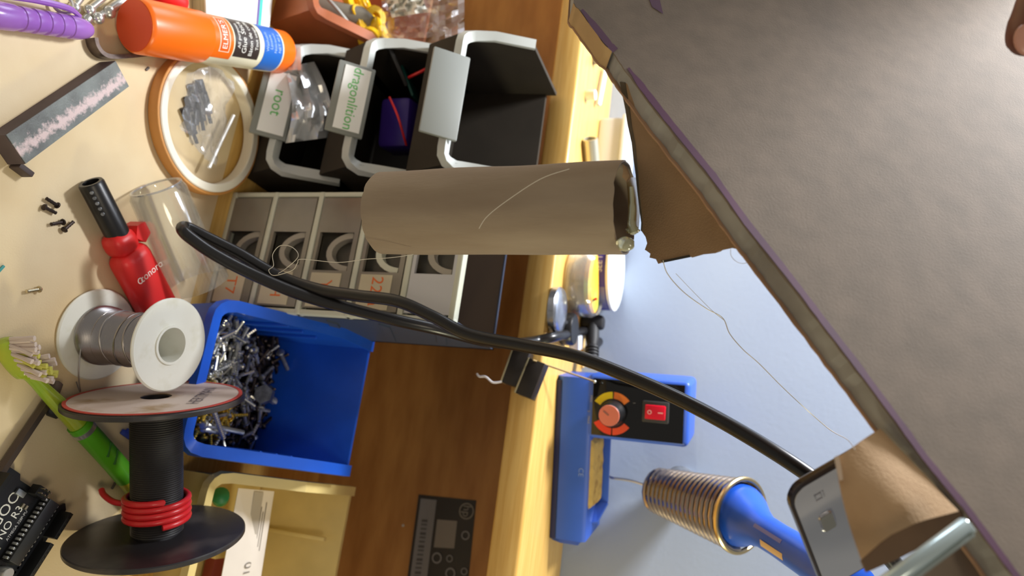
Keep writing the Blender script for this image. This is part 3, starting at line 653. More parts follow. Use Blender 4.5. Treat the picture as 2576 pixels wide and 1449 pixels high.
# lighter
Lz = 0.0092
l0, l1, l2 = onz(228, 458, Lz), onz(300, 598, Lz), onz(405, 792, Lz)
lt = thing('lighter', 'red utility lighter with a short black nozzle', 'lighter', (l1.x, l1.y, 0))
la = (l2-l1).normalized(); na = (l0-l1).normalized()
b = B().lathe([(0.0072, -0.004), (0.0072, (l0-l1).length*0.97), (0.0066, (l0-l1).length), (0.0048, (l0-l1).length), (0.0048, (l0-l1).length-0.004)], axisframe(l1, l0), 28); nz = part(lt, 'nozzle', b, BLACK)
b = B(); NM = axisframe(l1, l0); nl = (l0-l1).length
for k in range(5):
    b.lathe([(0.0012, 0), (0.0010, 0.0006)], NM @ Matrix.Rotation(0.6, 4, 'Z') @ Matrix.Translation((0.0071, 0, nl-0.004-k*0.0035)) @ Matrix.Rotation(math.pi/2, 4, 'Y'), 8)
part(nz, 'vent_hole', b, STEEL_D)
LM = frame(l1, la, V((0, 0, 1)).cross(la)); Lb = (l2-l1).length
b = B(); b.box((Lb/2+0.006, 0, 0), (Lb-0.004, 0.026, 0.0178), LM, bev=0.0075, seg=4); part(lt, 'body', b, RED)
b = B(); b.box((0.003, -0.001, 0), (0.016, 0.0185, 0.0165), LM, bev=0.006, seg=3); part(lt, 'collar', b, RED)
tside = 1 if (LM @ V((0, 1, 0))-LM @ V((0, 0, 0))).dot(V((0, 1, 0))) > 0 else -1
b = B(); b.prism([LM @ V((x, tside*y, 0.006)) for (x, y) in ((0.004, 0.006), (-0.002, 0.011), (-0.001, 0.0175), (0.007, 0.0175), (0.010, 0.011))], (LM.to_3x3() @ V((0, 0, -0.012)))); part(lt, 'trigger', b, RED)
b = B(); TXM = LM @ Matrix.Translation((0.026, 0.002, 0.0091)) @ Matrix.Rotation(-math.pi/2 if tside < 0 else math.pi/2, 4, 'Z')
text_flat(b, 'conoro', 0.0068, TXM); b.ring(0.0020, 0.0014, 0, 0.0001, TXM @ Matrix.Translation((-0.0105, 0, 0)), 16); part(lt, 'lettering', b, mat('lighter_print', (255, 236, 226), 0.5))

# clear plastic tube lying on the board
c0, c1 = onz(392, 470, 0.018), onz(498, 716, 0.023)
ct = thing('clear_tube', 'clear plastic tube lying beside the red lighter', 'plastic tube', (c0.x, c0.y, 0))
CM = axisframe(c0, c1); cl = (c1-c0).length
b = B().lathe([(0.0155, 0), (0.0175, 0.004), (0.018, cl*0.5), (0.0205, cl), (0.0198, cl), (0.0172, cl*0.5), (0.0167, 0.004), (0.0148, 0), (0.0155, 0)], CM, 40, False); part(ct, 'wall', b, FILM_T)
b = B(); b.ring(0.0160, 0.0146, -0.0004, 0.0008, CM, 40, 0.0002); part(ct, 'rim', b, film('tube_rim', (240, 240, 240), 0.3, 0.25, 0.1))

# loose screws and crumbs
tiny = screw_mesh('tiny_screw', 0.0075, 0.0011, 0.0020, 0.0013, m=mat('blackened_steel', (62, 52, 48), 0.4, metal=0.7))
tinys = screw_mesh('tiny_screw', 0.0075, 0.0011, 0.0020, 0.0014, m=mat('bright_steel', (214, 204, 176), 0.25, metal=1.0))
for (a, c, lab) in (((143, 516), (121, 502), 'tiny black screw farthest from the lighter, above the other three'), ((113, 522), (131, 531), 'tiny black screw second down of the four on the board'),
                    ((157, 559), (130, 564), 'tiny black screw third down of the four on the board'), ((163, 577), (180, 562), 'tiny black screw lowest of the four on the board')):
    p, q = onz(*a, 0.002), onz(*c, 0.002); drop(tiny, 'tiny_screw', p, aim(p, q), lab, 'screw', 'loose black screws on the board')
p, q = onz(97, 728, 0.002), onz(68, 733, 0.002); drop(tinys, 'tiny_screw', p, aim(p, q), 'single shiny silver screw on the board left of the solder spool', 'screw')
for (px, py, c_, lab, s) in ((371, 173, (90, 80, 76), 'tiny grey crumb below the glue stick', 0.0035), (286, 1222, (110, 100, 92), 'tiny grey scrap beside the red wire end', 0.0045), (2, 677, (60, 150, 150), 'tiny teal scrap at the left edge', 0.005)):
    c = onz(px, py, 0.0006); b = B(); b.box((0, 0, 0), (s, 0.0014, 0.0012), frame(c, (0.9, -0.4, 0), (0.4, 0.9, 0)), bev=0.0003); solo('scrap', b, mat('scrap%d' % px, c_, 0.5), lab, 'scrap', (c.x, c.y, 0))

# solder spool
sc = V((-0.0605, 0.3395, 0)); SM = Matrix.Translation(sc) @ Matrix.Rotation(0.05, 4, 'Y')
sp = thing('solder_spool', 'white plastic spool of silver solder wire standing upright', 'spool', sc)
b = B(); b.ring(0.0278, 0.0100, 0.0002, 0.0026, SM, 56, 0.0008); part(sp, 'bottom_flange', b, WHITE)
b = B(); b.ring(0.0275, 0.0104, 0.0560, 0.0584, SM, 56, 0.0008); part(sp, 'top_flange', b, WHITE)
b = B(); b.ring(0.0116, 0.0102, 0.0006, 0.0592, SM, 40); part(sp, 'hub', b, WHITE)
prof = [(0.0115, 0.0026)]; n = 52
for i in range(n):
    z = 0.0028+0.0530*i/n; base = 0.0162+0.0020*math.exp(-((i/n-0.05)/0.16)**2)+0.0007*math.exp(-((i/n-0.95)/0.1)**2)
    prof += [(base-0.0003, z), (base, z+0.0005)]
prof.append((0.0115, 0.0560)); b = B().lathe(prof, SM, 48, False); part(sp, 'solder_winding', b, SOLDER)
b = B()
for (z, tl) in ((0.022, 0.10), (0.031, -0.14), (0.040, 0.12), (0.014, -0.05)):
    pts = [SM @ V((0.0163*math.cos(a*2*math.pi/40), 0.0163*math.sin(a*2*math.pi/40), z+0.0168*tl*math.sin(a*2*math.pi/40+0.7))) for a in range(40)]
    b.tube(pts, 0.0005, 6, closed=True)
part(sp, 'loose_turn', b, SOLDER)
b = B().tube(smoothpath([SM @ V((-0.006, -0.017, 0.006)), onz(198, 930, 0.006), onz(202, 985, 0.003), onz(192, 960, 0.0008)], 6), 0.0004, 6); part(sp, 'wire_tail', b, SOLDER)

# black wire spool lying on its side
Rf = 0.0492; a_ = math.radians(20); adir = V((math.cos(a_), math.sin(a_), 0))
k1 = onz(393, 1004, Rf); k2 = k1 + adir*0.083
kz = thing('wire_spool', 'black wire spool with a worn round label, lying on its side', 'spool', ((k1+k2)/2)-V((0, 0, Rf)))
KM = axisframe(k1, k2); kl = 0.083
FL = mat('spool_black', (44, 42, 44), 0.38, c2=(92, 86, 82), vscale=32, detail=6, lo=0.5, hi=0.82)
b = B(); b.ring(Rf, 0.0075, -0.001, 0.0022, KM, 72, 0.0006); part(kz, 'flange', b, FL)
b = B(); b.ring(Rf, 0.0075, kl-0.0022, kl+0.001, KM, 72, 0.0006); part(kz, 'flange', b, FL)
b = B(); b.ring(0.047, 0.0085, -0.0016, -0.0011, KM, 72); lab_ = part(kz, 'round_label', b, mat('old_label', (206, 188, 176), 0.6, c2=(156, 124, 76), vscale=26, detail=5, lo=0.54, hi=0.66))
b = B(); b.ring(0.0475, 0.0455, -0.0018, -0.0013, KM, 72); part(lab_, 'red_border', b, mat('label_red', (190, 66, 52), 0.6))
tM = frame(KM @ V((0, 0, -0.0020)), V((0, 1, 0)) - adir*adir.y, V((0, 0, 1)))
nrm = tM.to_3x3() @ V((0, 0, 1))
if nrm.dot(-adir) < 0: tM = frame(KM @ V((0, 0, -0.0020)), -(V((0, 1, 0)) - adir*adir.y), V((0, 0, 1)))
b = B(); text_flat(b, 'HERTMAN', 0.010, tM @ Matrix.Rotation(math.pi+0.5, 4, 'Z') @ Matrix.Translation((0.0, -0.026, 0))); part(lab_, 'lettering', b, mat('label_grey_ink', (104, 92, 92), 0.6))
prof = [(0.0078, 0.0022)]
for i in range(60):
    z = 0.003+0.0765*i/60; prof += [(0.0140, z), (0.0145, z+0.0006)]
prof.append((0.0078, kl-0.0022)); b = B().lathe(prof, KM, 36, False); part(kz, 'wire_winding', b, mat('black_wire', (40, 38, 38), 0.45))
b = B(); b.ring(0.0125, 0.0078, kl-0.006, kl-0.0022, KM, 32); part(kz, 'hub_collar', b, FL)
# red wire wound round the barrel
pts = []
for i in range(4*28+1):
    a = i/28*2*math.pi+2.2; pts.append(KM @ V((0.0172*math.cos(a), 0.0172*math.sin(a), 0.057+0.0032*i/28*1.15)))
tail = [onz(255, 1232, 0.008), onz(262, 1246, 0.012), onz(285, 1262, 0.02), onz(318, 1268, 0.028)]
pts = smoothpath(tail, 6)[:-1] + smoothpath([tail[-1], pts[0]], 4) + pts[1:]
b = B().tube(pts, 0.0018, 10); solo('red_wire', b, RED_W, 'red insulated wire wound in four turns on the black spool', 'wire', pts[0])

# toothbrush
TBG = mat('toothbrush_clear', (196, 206, 60), 0.15, trans=0.35, c2=(150, 196, 60), vscale=30)
TBD = mat('toothbrush_green', (92, 176, 34), 0.35, var=0.12)
tb_ = thing('toothbrush', 'old green and yellow toothbrush with splayed bristles', 'toothbrush', onz(120, 980, 0))
hp = [onz(6, 852, 0.006), onz(22, 892, 0.006), onz(48, 925, 0.007), onz(72, 942, 0.008), onz(105, 975, 0.009), onz(150, 1020, 0.0095), onz(196, 1066, 0.010)]
P = smoothpath(hp, 6); rr = []
for i in range(len(P)):
    u = i/(len(P)-1); rr.append(0.0022 if i == 0 else (0.0052 if u < 0.42 else max(0.0034, 0.0052-(u-0.42)*0.02)) if u < 0.62 else 0.0034+(u-0.62)*0.006)
b = B().tube(P, rr, 14); part(tb_, 'neck', b, TBG)
hq = [onz(196, 1066, 0.010), onz(225, 1095, 0.0105), onz(275, 1150, 0.0105), onz(318, 1200, 0.010)]
b = B().tube(smoothpath(hq, 6), 0.0066, 14); part(tb_, 'handle', b, TBD)
hq2 = [onz(318, 1200, 0.010), onz(370, 1262, 0.009), onz(420, 1330, 0.008), onz(440, 1360, 0.007)]
b = B().tube(smoothpath(hq2, 6), [0.0064]*12+[0.006]*6+[0.003], 14); part(tb_, 'handle_end', b, mat('toothbrush_lime', (128, 196, 70), 0.3, c2=(206, 190, 50), vscale=50))
b = B(); b.ring(0.0070, 0.0050, 0, 0.003, axisframe(onz(206, 1076, 0.0102), onz(218, 1088, 0.0103)), 20); part(tb_, 'silver_band', b, STEEL)
b = B()
for u in (0.30, 0.48):
    c = hq[1].lerp(hq[3], u)+V((0, 0, 0.0064)); b.box((0, 0, 0), (0.009, 0.0016, 0.001), frame(c, V((1, 0.1, 0)), (0, 0, 1)), bev=0.0003)
part(tb_, 'grip_ridge', b, mat('grip_dark', (52, 110, 40), 0.5))
BR1 = mat('bristle_grey', (206, 190, 180), 0.7); BR2 = mat('bristle_green', (196, 192, 90), 0.6)
br = random.Random(11)
for i in range(4):
    for j in range(8):
        base = P[2+j*2]+V((0, 0, 0.0045)) + (R_*0.0018*(i-1.5))*0.9
        tip = base + V((br.uniform(-0.003, 0.003), 0.0035+0.001*j*0.2+br.uniform(-0.001, 0.003), 0.011+br.uniform(-0.001, 0.001))) + R_*(i-1.5)*0.0012
        b = B().tube([base, base.lerp(tip, 0.5)+V((0, 0, 0.0006)), tip], [0.0011, 0.0012, 0.0015], 7); part(tb_, 'bristle_tuft', b, BR2 if (i in (1, 2) and j > 1) else BR1)

# dark rod and knob by the toothbrush
p, q = onz(-30, 1232, 0.0035), onz(126, 1000, 0.0035)
rd = thing('metal_rod', 'dark flat metal rod crossing under the toothbrush', 'metal rod', (p.x, p.y, 0))
b = B().lathe([(0.0030, 0), (0.0030, (q-p).length)], axisframe(p, q), 6); part(rd, 'shaft', b, mat('rod_dark', (96, 82, 70), 0.35, metal=0.7), smooth=20)
b = B().lathe([(0.0030, 0), (0.0038, 0.002), (0.003, 0.009), (0.001, 0.010)], axisframe(q, onz(144, 965, 0.0035)), 10); part(rd, 'tip', b, mat('rod_tip', (86, 72, 66), 0.5))
c = onz(140, 1030, 0.004); b = B().blob((c.x, c.y, 0.0042), (0.0052, 0.006, 0.0042), None, 2, 0.15, 2.0); solo('rubber_knob', b, BLACK_M, 'small black rubber knob beside the toothbrush neck', 'knob', (c.x, c.y, 0))
c = onz(326, 1092, 0.001); b = B()
for k in range(3):
    M = frame(onz(322+k*9, 1096-k*4, 0.0012), (0.35, 1, 0), (-1, 0.35, 0.1)); b.box((0, 0, 0), (0.013-0.002*k, 0.0035, 0.002), M, bev=0.0008)
solo('tape_scrap', b, mat('blue_tape', (54, 78, 190), 0.5), 'crumpled scrap of blue tape left of the black spool barrel', 'tape scrap', (c.x, c.y, 0))

# micro-controller board
el = V((0.918, -0.397, 0)).normalized(); ew = V((-0.397, -0.918, 0)).normalized()
cor = onz(180, 1293, 0.0115); cor.z = 0; cor = cor - el*0.0046 - ew*0.0013
def ap(l, w_, z): return V((cor.x, cor.y, 0))+el*l+ew*w_+V((0, 0, z))
def AM(l, w_, z): return frame(ap(l, w_, z), el, ew)
zf_ = 1 if AM(0, 0, 0).to_3x3()[2][2] > 0 else -1
ar = thing('microcontroller_board', 'black microcontroller board with pin headers at the corner', 'circuit board', ap(0.03, 0.025, 0))
PCB = mat('pcb_black', (26, 27, 30), 0.35); HDR = mat('header_black', (18, 18, 19), 0.5); SILK = mat('silkscreen', (226, 226, 220), 0.6); PADS = mat('solder_pad', (196, 190, 160), 0.3, metal=0.9)
zp = 0.0045
out = [(0, 0.003), (0.0026, 0.0), (0.0686, 0.0), (0.0686, 0.0533), (0.0026, 0.0533), (0.0, 0.0508), (0.0, 0.0400), (0.0026, 0.0378), (0.0026, 0.0060), (0, 0.0035)]
b = B().prism([ap(l, w_, zp) for (l, w_) in out], V((0, 0, -0.0016))); part(ar, 'board', b, PCB, smooth=0)
for (l0_, n, nm) in ((0.0046, 6, 'pin_header'), (0.0226, 8, 'pin_header')):
    b = B(); b.box((l0_+n*0.00127, 0.0026, zf_*0.00425), (n*0.00254, 0.0026, 0.0085), AM(0, 0, zp), bev=0.0001); hd = part(ar, nm, b, HDR)
    b = B()
    for k in range(n): b.box((l0_+0.00127+k*0.00254, 0.0026, zf_*0.00856), (0.0012, 0.0012, 0.0002), AM(0, 0, zp))
    part(hd, 'socket', b, mat('socket_dark', (60, 58, 52), 0.4, metal=0.5))
for (l0_, n) in ((0.0046, 8), (0.0262, 10)):
    b = B(); b.box((l0_+n*0.00127, 0.0508, zf_*0.00425), (n*0.00254, 0.0026, 0.0085), AM(0, 0, zp)); part(ar, 'pin_header', b, HDR)
b = B(); b.box((0.0215, 0.0155, zf_*0.0045), (0.0355, 0.0075, 0.004), AM(0, 0, zp), bev=0.0004); ch = part(ar, 'chip', b, mat('chip_black', (30, 30, 31), 0.45))
b = B(); b.box((0.0215, 0.0155, zf_*0.0012), (0.036, 0.0090, 0.0024), AM(0, 0, zp)); part(ch, 'chip_socket', b, HDR)
for s in (-1, 1):
    for k in range(14):
        b = B(); b.box((0.0050+k*0.00254, 0.0155+s*0.0043, zf_*0.0036), (0.0013, 0.0016, 0.0034), AM(0, 0, zp), bev=0.0002); part(ch, 'pin', b, STEEL)
for k in range(6):
    b = B(); b.lathe([(0.0007, 0), (0.0004, 0.0006)], AM(0.0058+k*0.00254, 0.0062, zp), 8); part(ar, 'solder_pad', b, PADS)
for k in range(8):
    b = B(); b.lathe([(0.0007, 0), (0.0004, 0.0006)], AM(0.0238+k*0.00254, 0.0062, zp), 8); part(ar, 'solder_pad', b, PADS)
b = B(); b.lathe([(0.0033, 0), (0.0033, 0.0062), (0.0028, 0.0068), (0.0008, 0.0068)], Matrix.Translation(ap(0.0445, 0.0150, zp)), 24); part(ar, 'capacitor', b, STEEL)
b = B(); b.lathe([(0.0033, 0), (0.0033, 0.0062), (0.0028, 0.0068), (0.0008, 0.0068)], Matrix.Translation(ap(0.0525, 0.0150, zp)), 24); part(ar, 'capacitor', b, STEEL)
b = B(); b.box((0.0035, 0.0265, zf_*0.0040), (0.0052, 0.0078, 0.0060), AM(0, 0, zp)); part(ar, 'icsp_header', b, HDR)
b = B()
for i in range(3):
    for j in range(2): b.box((0.0022+j*0.00254, 0.0240+i*0.00254, zf_*0.0080), (0.0006, 0.0006, 0.004), AM(0, 0, zp))
part(ar, 'icsp_pin', b, PADS)
b = B(); b.box((0.008, 0.0335, zf_*0.0008), (0.0032, 0.0060, 0.0016), AM(0, 0, zp), bev=0.0003); part(ar, 'reset_button', b, STEEL_D)
for (l, w_) in ((0.0125, 0.0250), (0.0125, 0.0275), (0.0360, 0.0245), (0.0385, 0.0245)):
    b = B(); b.box((l, w_, zf_*0.0006), (0.0022, 0.0013, 0.0012), AM(0, 0, zp)); part(ar, 'resistor', b, PADS)
# silkscreen: reads away from the camera's right, up the board
Lx = -el; TMs = lambda l, w_: frame(ap(l, w_, zp+0.0001), Lx, (V((0, 0, 1)).cross(Lx)))
b = B(); text_flat(b, 'ELEGOO', 0.0085, TMs(0.0245, 0.0345)); text_flat(b, 'UNO R3', 0.0062, TMs(0.0245, 0.0275)); text_flat(b, 'ATMEGA 328P-PU', 0.0022, TMs(0.022, 0.0228)); part(ar, 'lettering', b, SILK)

# ------------------------------------------------------------------ on the shelf
# soldering station, standing a little askew on the shelf
sp0 = onz(1400, 945, ST); sy0 = sp0.y; sb1 = sy0+0.053; xl = sp0.x
SX = Matrix.Translation(sp0) @ Matrix.Rotation(math.radians(15), 4, 'Z') @ Matrix.Translation(-sp0)
def onst(px, py, back=0.0):
    nrm_ = SX.to_3x3() @ V((0, 1, 0)); q_ = SX @ V((xl, sy0+back, ST)); d_ = ray(px, py)
    return SX.inverted() @ (CAM+d_*(nrm_.dot(q_-CAM)/nrm_.dot(d_)))
ss = thing('soldering_station', 'blue soldering station with dial and red switch on the shelf', 'soldering station', SX @ V((xl+0.06, sy0+0.026, ST)))
XF = SX
xr = onst(1380, 1365).x; zb_s = onst(1486, 1030).z
c1, c2_, c3, c4 = onst(1495, 955), onst(1484, 1100), onst(1725, 966), onst(1716, 1110)
px0, px1, pz0, pz1 = (c1.x+c3.x)/2, (c2_.x+c4.x)/2, (c1.z+c2_.z)/2, (c3.z+c4.z)/2
prof = [(sy0+0.006, ST), (sy0, ST+0.0055), (sy0, zb_s-0.003), (sy0+0.002, zb_s), (sb1, zb_s), (sb1, ST)]
b = B(); b.prism([V((xl, y, z)) for (y, z) in prof], V((xr-xl-0.004, 0, 0))); part(ss, 'base', b, BLUE2)
prof2 = [(sy0+0.009, ST), (sy0+0.004, ST+0.008), (sy0+0.004, zb_s-0.006), (sb1-0.004, zb_s-0.006), (sb1-0.004, ST)]
b = B(); b.prism([V((xr-0.004, y, z)) for (y, z) in prof2], V((0.004, 0, 0))); part(ss, 'base_end', b, BLUE2)
b = B(); b.box(((xl+xr)/2, sy0+0.0040, ST+0.0030), (xr-xl-0.006, 0.0062, 0.006), bev=0.001); part(ss, 'foot_strip', b, NAVY)
hx0, hx1, hz1 = px0-0.003, px1+0.0028, pz1+0.004
b = B(); b.box(((hx0+hx1)/2, (sy0+0.0006+sb1)/2, (zb_s-0.004+hz1)/2), (hx1-hx0, sb1-sy0-0.0006, hz1-zb_s+0.004), bev=0.0042, seg=3); part(ss, 'housing', b, BLUE2)
b = B(); b.box(((px0+px1)/2, sy0+0.0008, (pz0+pz1)/2), (px1-px0, 0.0014, pz1-pz0), bev=0.0004); pnl = part(ss, 'panel', b, BLACK_G)
def pp(x, z, y=0.0): return V((x, sy0-y, z))
dc = onst(1541, 1040); dx, dz = dc.x, dc.z
for a0 in ():
    pass
for a0, a1, c_ in ((-150, -92, (236, 214, 20)), (-88, -40, (240, 130, 50)), (36, 88, (236, 84, 46)), (92, 150, (232, 66, 36))):
    b = B(); vs_ = []; fs = []
    for i in range(9):
        a = math.radians(a0+(a1-a0)*i/8)      # 0 = up the panel, + = to the right
        for r in (0.0112, 0.0163): vs_.append(pp(dx+r*math.sin(a), dz+r*math.cos(a), 0.0002))
    for i in range(8): fs.append((2*i, 2*i+1, 2*i+3, 2*i+2))
    b.add(vs_, fs); part(pnl, 'dial_segment', b, mat('dial_%d' % a0, c_, 0.4))
KN = frame(pp(dx, dz), (1, 0, 0), (0, 0, 1))
b = B().lathe([(0.0102, 0), (0.0102, 0.003), (0.0090, 0.0045), (0.0084, 0.0125), (0.0078, 0.0135)], KN, 32); kn = part(ss, 'knob', b, BLACK)
b = B().lathe([(0.0079, 0.0133), (0.0076, 0.0139)], KN, 28); part(kn, 'knob_cap', b, mat('knob_salmon', (226, 128, 104), 0.4))
b = B(); b.box((0.0028, 0, 0.0141), (0.0050, 0.0009, 0.0004), KN @ Matrix.Rotation(-2.2, 4, 'Z')); part(kn, 'pointer', b, mat('pointer_grey', (140, 100, 90), 0.5))
swc = onst(1650, 1036)
b = B(); b.box((swc.x, sy0-0.0012, swc.z), (0.0158, 0.0044, 0.0195), bev=0.0008); sw = part(ss, 'switch_bezel', b, mat('switch_bezel', (58, 58, 58), 0.4))
b = B(); b.box((swc.x, sy0-0.0036, swc.z), (0.0105, 0.0030, 0.0150), bev=0.0008); part(sw, 'rocker', b, mat('red_rocker', (226, 16, 48), 0.25))
b = B(); SWM = frame((swc.x, sy0-0.0053, swc.z), (1, 0, 0), (0, 0, 1)); b.ring(0.0016, 0.0010, 0, 0.0002, SWM @ Matrix.Translation((0, -0.0040, 0)), 18); b.box((0, 0.0040, 0.0001), (0.0008, 0.0036, 0.0002), SWM); part(sw, 'marks', b, mat('switch_marks', (250, 190, 190), 0.5))
b = B()
for t_, r, a in (('MIN', 0.0195, -150), ('5', 0.0185, 180), ('1', 0.0185, -30), ('MAX', 0.0195, 160)):
    a = math.radians(a); text_flat(b, t_, 0.0028, frame(pp(dx+r*math.sin(a), dz+r*math.cos(a), 0.0003), (1, 0, 0), (0, 0, 1)))
part(pnl, 'lettering', b, mat('panel_print', (150, 150, 146), 0.5))
cq = onst(1461, 1188); b = B(); text_flat(b, 'CE', 0.0056, frame((cq.x, sy0-0.0002, cq.z), (1, 0, 0), (0, 0, 1))); part(ss, 'lettering', b, mat('base_print', (120, 150, 220), 0.5))
# sponge tray on the right half of the base
tw = sy0+0.036; zt_ = onst(1534, 1150, 0.036).z; tx0, tx1 = hx1, onst(1525, 1265, 0.036).x
b = B(); b.box(((tx0+tx1)/2, tw+0.0015, (zb_s+zt_)/2), (tx1-tx0, 0.003, zt_-zb_s), bev=0.0008); part(ss, 'tray_wall', b, BLUE2)
b = B(); b.prism([V((tx1-0.0005, tw, zb_s)), V((tx1-0.0005, tw, zt_)), V((tx1+0.0125, tw-0.012, zb_s+0.004)), V((tx1+0.013, tw-0.014, zb_s))], V((0.002, 0.003, 0))); part(ss, 'tray_wall', b, BLUE2)
rows = []
for i in range(10):
    rows.append([V((tx0+0.0015+(tx1-tx0-0.001)*j/13, sy0+0.005+0.030*i/9, zb_s+(zt_-zb_s)*0.45*(0.4+0.6*i/9)+0.0012*noise.noise(V((i*.9, j*.9, 0)))-(0.003 if i in (0,) or j in (0, 13) else 0))) for j in range(14)])
b = B().patch(rows, 0.004, V((0, 0, -1))); part(ss, 'sponge', b, mat('sponge', (206, 172, 96), 0.9, c2=(150, 112, 58), vscale=90, lo=0.5, hi=0.72, bump=1.0, bscale=300))
XF = None
# coiled holder and its wire
h0, h1 = at(1650, 1232, 0.590), at(1862, 1296, 0.520)
hd_ = (h1-h0); hl = hd_.length; HM = axisframe(h0, h1); pts = []
turns = 17
for i in range(turns*20+1):
    t_ = i/(turns*20); a = t_*turns*2*math.pi; r = 0.0155+0.0085*t_; pts.append(HM @ V((r*math.cos(a), r*math.sin(a), hl*t_)))
b = B().tube(pts, 0.0022, 8); part(ss, 'holder_spring', b, mat('spring_steel', (182, 162, 142), 0.22, metal=1.0))
b = B(); b.ring(0.0272, 0.0240, hl-0.001, hl+0.0025, HM, 40, 0.0008); part(ss, 'holder_ring', b, mat('brass_ring', (196, 172, 126), 0.28, metal=1.0))
b = B().tube(smoothpath([SX @ V((-0.004, sy0+0.040, zb_s-0.002)), at(1530, 1201, 0.606), at(1545, 1203, 0.604), at(1600, 1212, 0.598), h0+V((0.002, 0, 0.008))], 6), 0.0013, 8); part(ss, 'holder_wire', b, STEEL)

# soldering iron in the holder
i2 = at(2075, 1432, 0.430); idir = (i2-h1).normalized()
si = thing('soldering_iron', 'blue handled soldering iron resting in the coiled holder', 'soldering iron', h0)
IM = axisframe(h1-hd_*0.03, i2); il = (i2-h1).length
b = B().lathe([(0.0215, -0.002), (0.0222, 0.002), (0.0205, 0.008), (0.0150, 0.020), (0.0112, 0.032), (0.0108, 0.050), (0.0125, il+0.03), (0.006, il+0.034)], IM, 36); ih = part(si, 'handle', b, BLUE)
b = B().lathe([(0.0221, -0.006), (0.0221, -0.002)], IM, 36); part(si, 'flange', b, BLACK)
b = B().lathe([(0.0105, -0.10), (0.0105, -0.004)], IM, 20); part(si, 'barrel', b, STEEL_D)
b = B(); fr_ = IM @ V((0, 0, 0.05)); e1 = (CAM-fr_); e1 = (e1-idir*e1.dot(idir)).normalized(); e2 = idir.cross(e1)
e2 = e2 if e2.dot(R_) > 0 else -e2
for (a0, a1, t0, t1, c_) in ((0.55, 0.95, 0.046, 0.070, (222, 186, 130)), (-0.1, 0.12, 0.036, 0.066, (120, 118, 170))):
    rows = [[IM @ V((0, 0, t_))+(e1*math.cos(a)+e2*math.sin(a))*0.0114 for t_ in (t0, t1)] for a in [a0+(a1-a0)*k/5 for k in range(6)]]
    b = B().patch(rows); part(ih, 'label', b, mat('iron_label%d' % int(t0*1000), c_, 0.5))

# the thick black cord
ie = IM @ V((0, 0, il+0.030)); ie2 = IM @ V((0, 0, il+0.050))
Pth = [ie, ie2, ie2+V((0.012, -0.03, 0.028)), at(2215, 1375, 0.335), at(2120, 1268, 0.334), at(2036, 1196, 0.338), at(1900, 1108, 0.348), at(1750, 1024, 0.365), at(1600, 955, 0.385), at(1450, 897, 0.402), at(1310, 868, 0.417), at(1180, 842, 0.428), at(1090, 797, 0.436),
       at(1000, 758, 0.444), at(900, 744, 0.452), at(800, 728, 0.459), at(700, 694, 0.462), at(600, 637, 0.460), at(520, 597, 0.455), at(476, 575, 0.452), at(460, 572, 0.448), at(462, 582, 0.443), at(482, 600, 0.443),
       at(540, 640, 0.446), at(640, 692, 0.452), at(760, 742, 0.457), at(880, 776, 0.460), at(1000, 806, 0.460), at(1110, 830, 0.468), at(1220, 858, 0.490), at(1290, 864, 0.512), ony(1345, 858, 0.503), onz(1400, 846, ST+0.006), onz(1450, 836, ST+0.005), onz(1490, 834, ST+0.006), onz(1512, 850, ST+0.012)]
Pth += [onz(1500, 880, ST+0.012)+V((0, -0.01, 0))]
P = smoothpath(Pth, 10); b = B().tube(P, 0.0038, 14)
solo('power_cord', b, CABLE, 'thick black cord looping down from the iron to the board', 'cord', P[200])
# cord outlet with ribbed strain relief behind the shelf front
r0_, r1_ = ony(1492, 785, 0.615), ony(1488, 925, 0.600)
cg = thing('strain_relief', 'black ribbed cord sleeve at the wall left of the station', 'cord sleeve', V((r0_.x, 0.61, ST)))
prof = [(0.003, 0)]
rl = (r1_-r0_).length
b = B().lathe([(0.004, 0), (0.0058, 0.003), (0.0058, rl*0.5), (0.0045, rl*0.62)], axisframe(r0_, r1_), 18); part(cg, 'sleeve', b, BLACK_M)
prof = [(0.0045, rl*0.62)]
for k in range(6):
    z = rl*(0.65+0.055*k); prof += [(0.0060, z), (0.0060, z+rl*0.025), (0.0042, z+rl*0.030), (0.0042, z+rl*0.05)]
b = B().lathe(prof, axisframe(r0_, r1_), 18); part(cg, 'rib', b, BLACK_M)
b = B(); b.box((0, 0, 0), (0.012, 0.012, 0.02), frame(V((r0_.x+0.01, 0.612, ST+0.0105)), (1, 0, 0), (0, 1, 0)), bev=0.003); part(cg, 'foot', b, BLACK_M)

# two black magnets on the shelf edge, pin and thread
MAG = mat('magnet_black', (44, 38, 34), 0.4, var=0.15, vscale=120)
for (pa, pb, y, lab, dz_) in (((1318, 884), (1288, 970), 0.5035, 'black bar magnet on the shelf edge, lower of the two', 0.013), ((1356, 912), (1322, 998), 0.5030, 'black bar magnet on the shelf edge, higher of the two', 0.0125)):
    p, q = ony(*pa, y), ony(*pb, y); c = (p+q)/2; T_ = thing('bar_magnet', lab, 'magnet', c)
    M = frame(c, q-p, (0, 0, 1)); b = B(); b.box((0, 0, 0), ((q-p).length*1.02, dz_, 0.011), M, bev=0.0005); part(T_, 'block', b, MAG)
    b = B(); b.box((0, -dz_/2-0.0006, 0), ((q-p).length*1.02, 0.0014, 0.0114), M, bev=0.0003); part(T_, 'steel_plate', b, mat('magnet_plate', (196, 186, 150), 0.35, metal=0.8))
p, q = ony(1340, 906, 0.495), ony(1496, 960, 0.545)
pin = thing('long_pin', 'long thin pin sticking up from the magnet toward the station', 'pin', p)
b = B().tube([p, p.lerp(q, 0.5), q], 0.0007, 8); part(pin, 'shaft', b, mat('pin_brass', (150, 126, 84), 0.3, metal=0.8))
b = B().blob(q, (0.0013,)*3, None, 2); part(pin, 'head', b, STEEL)
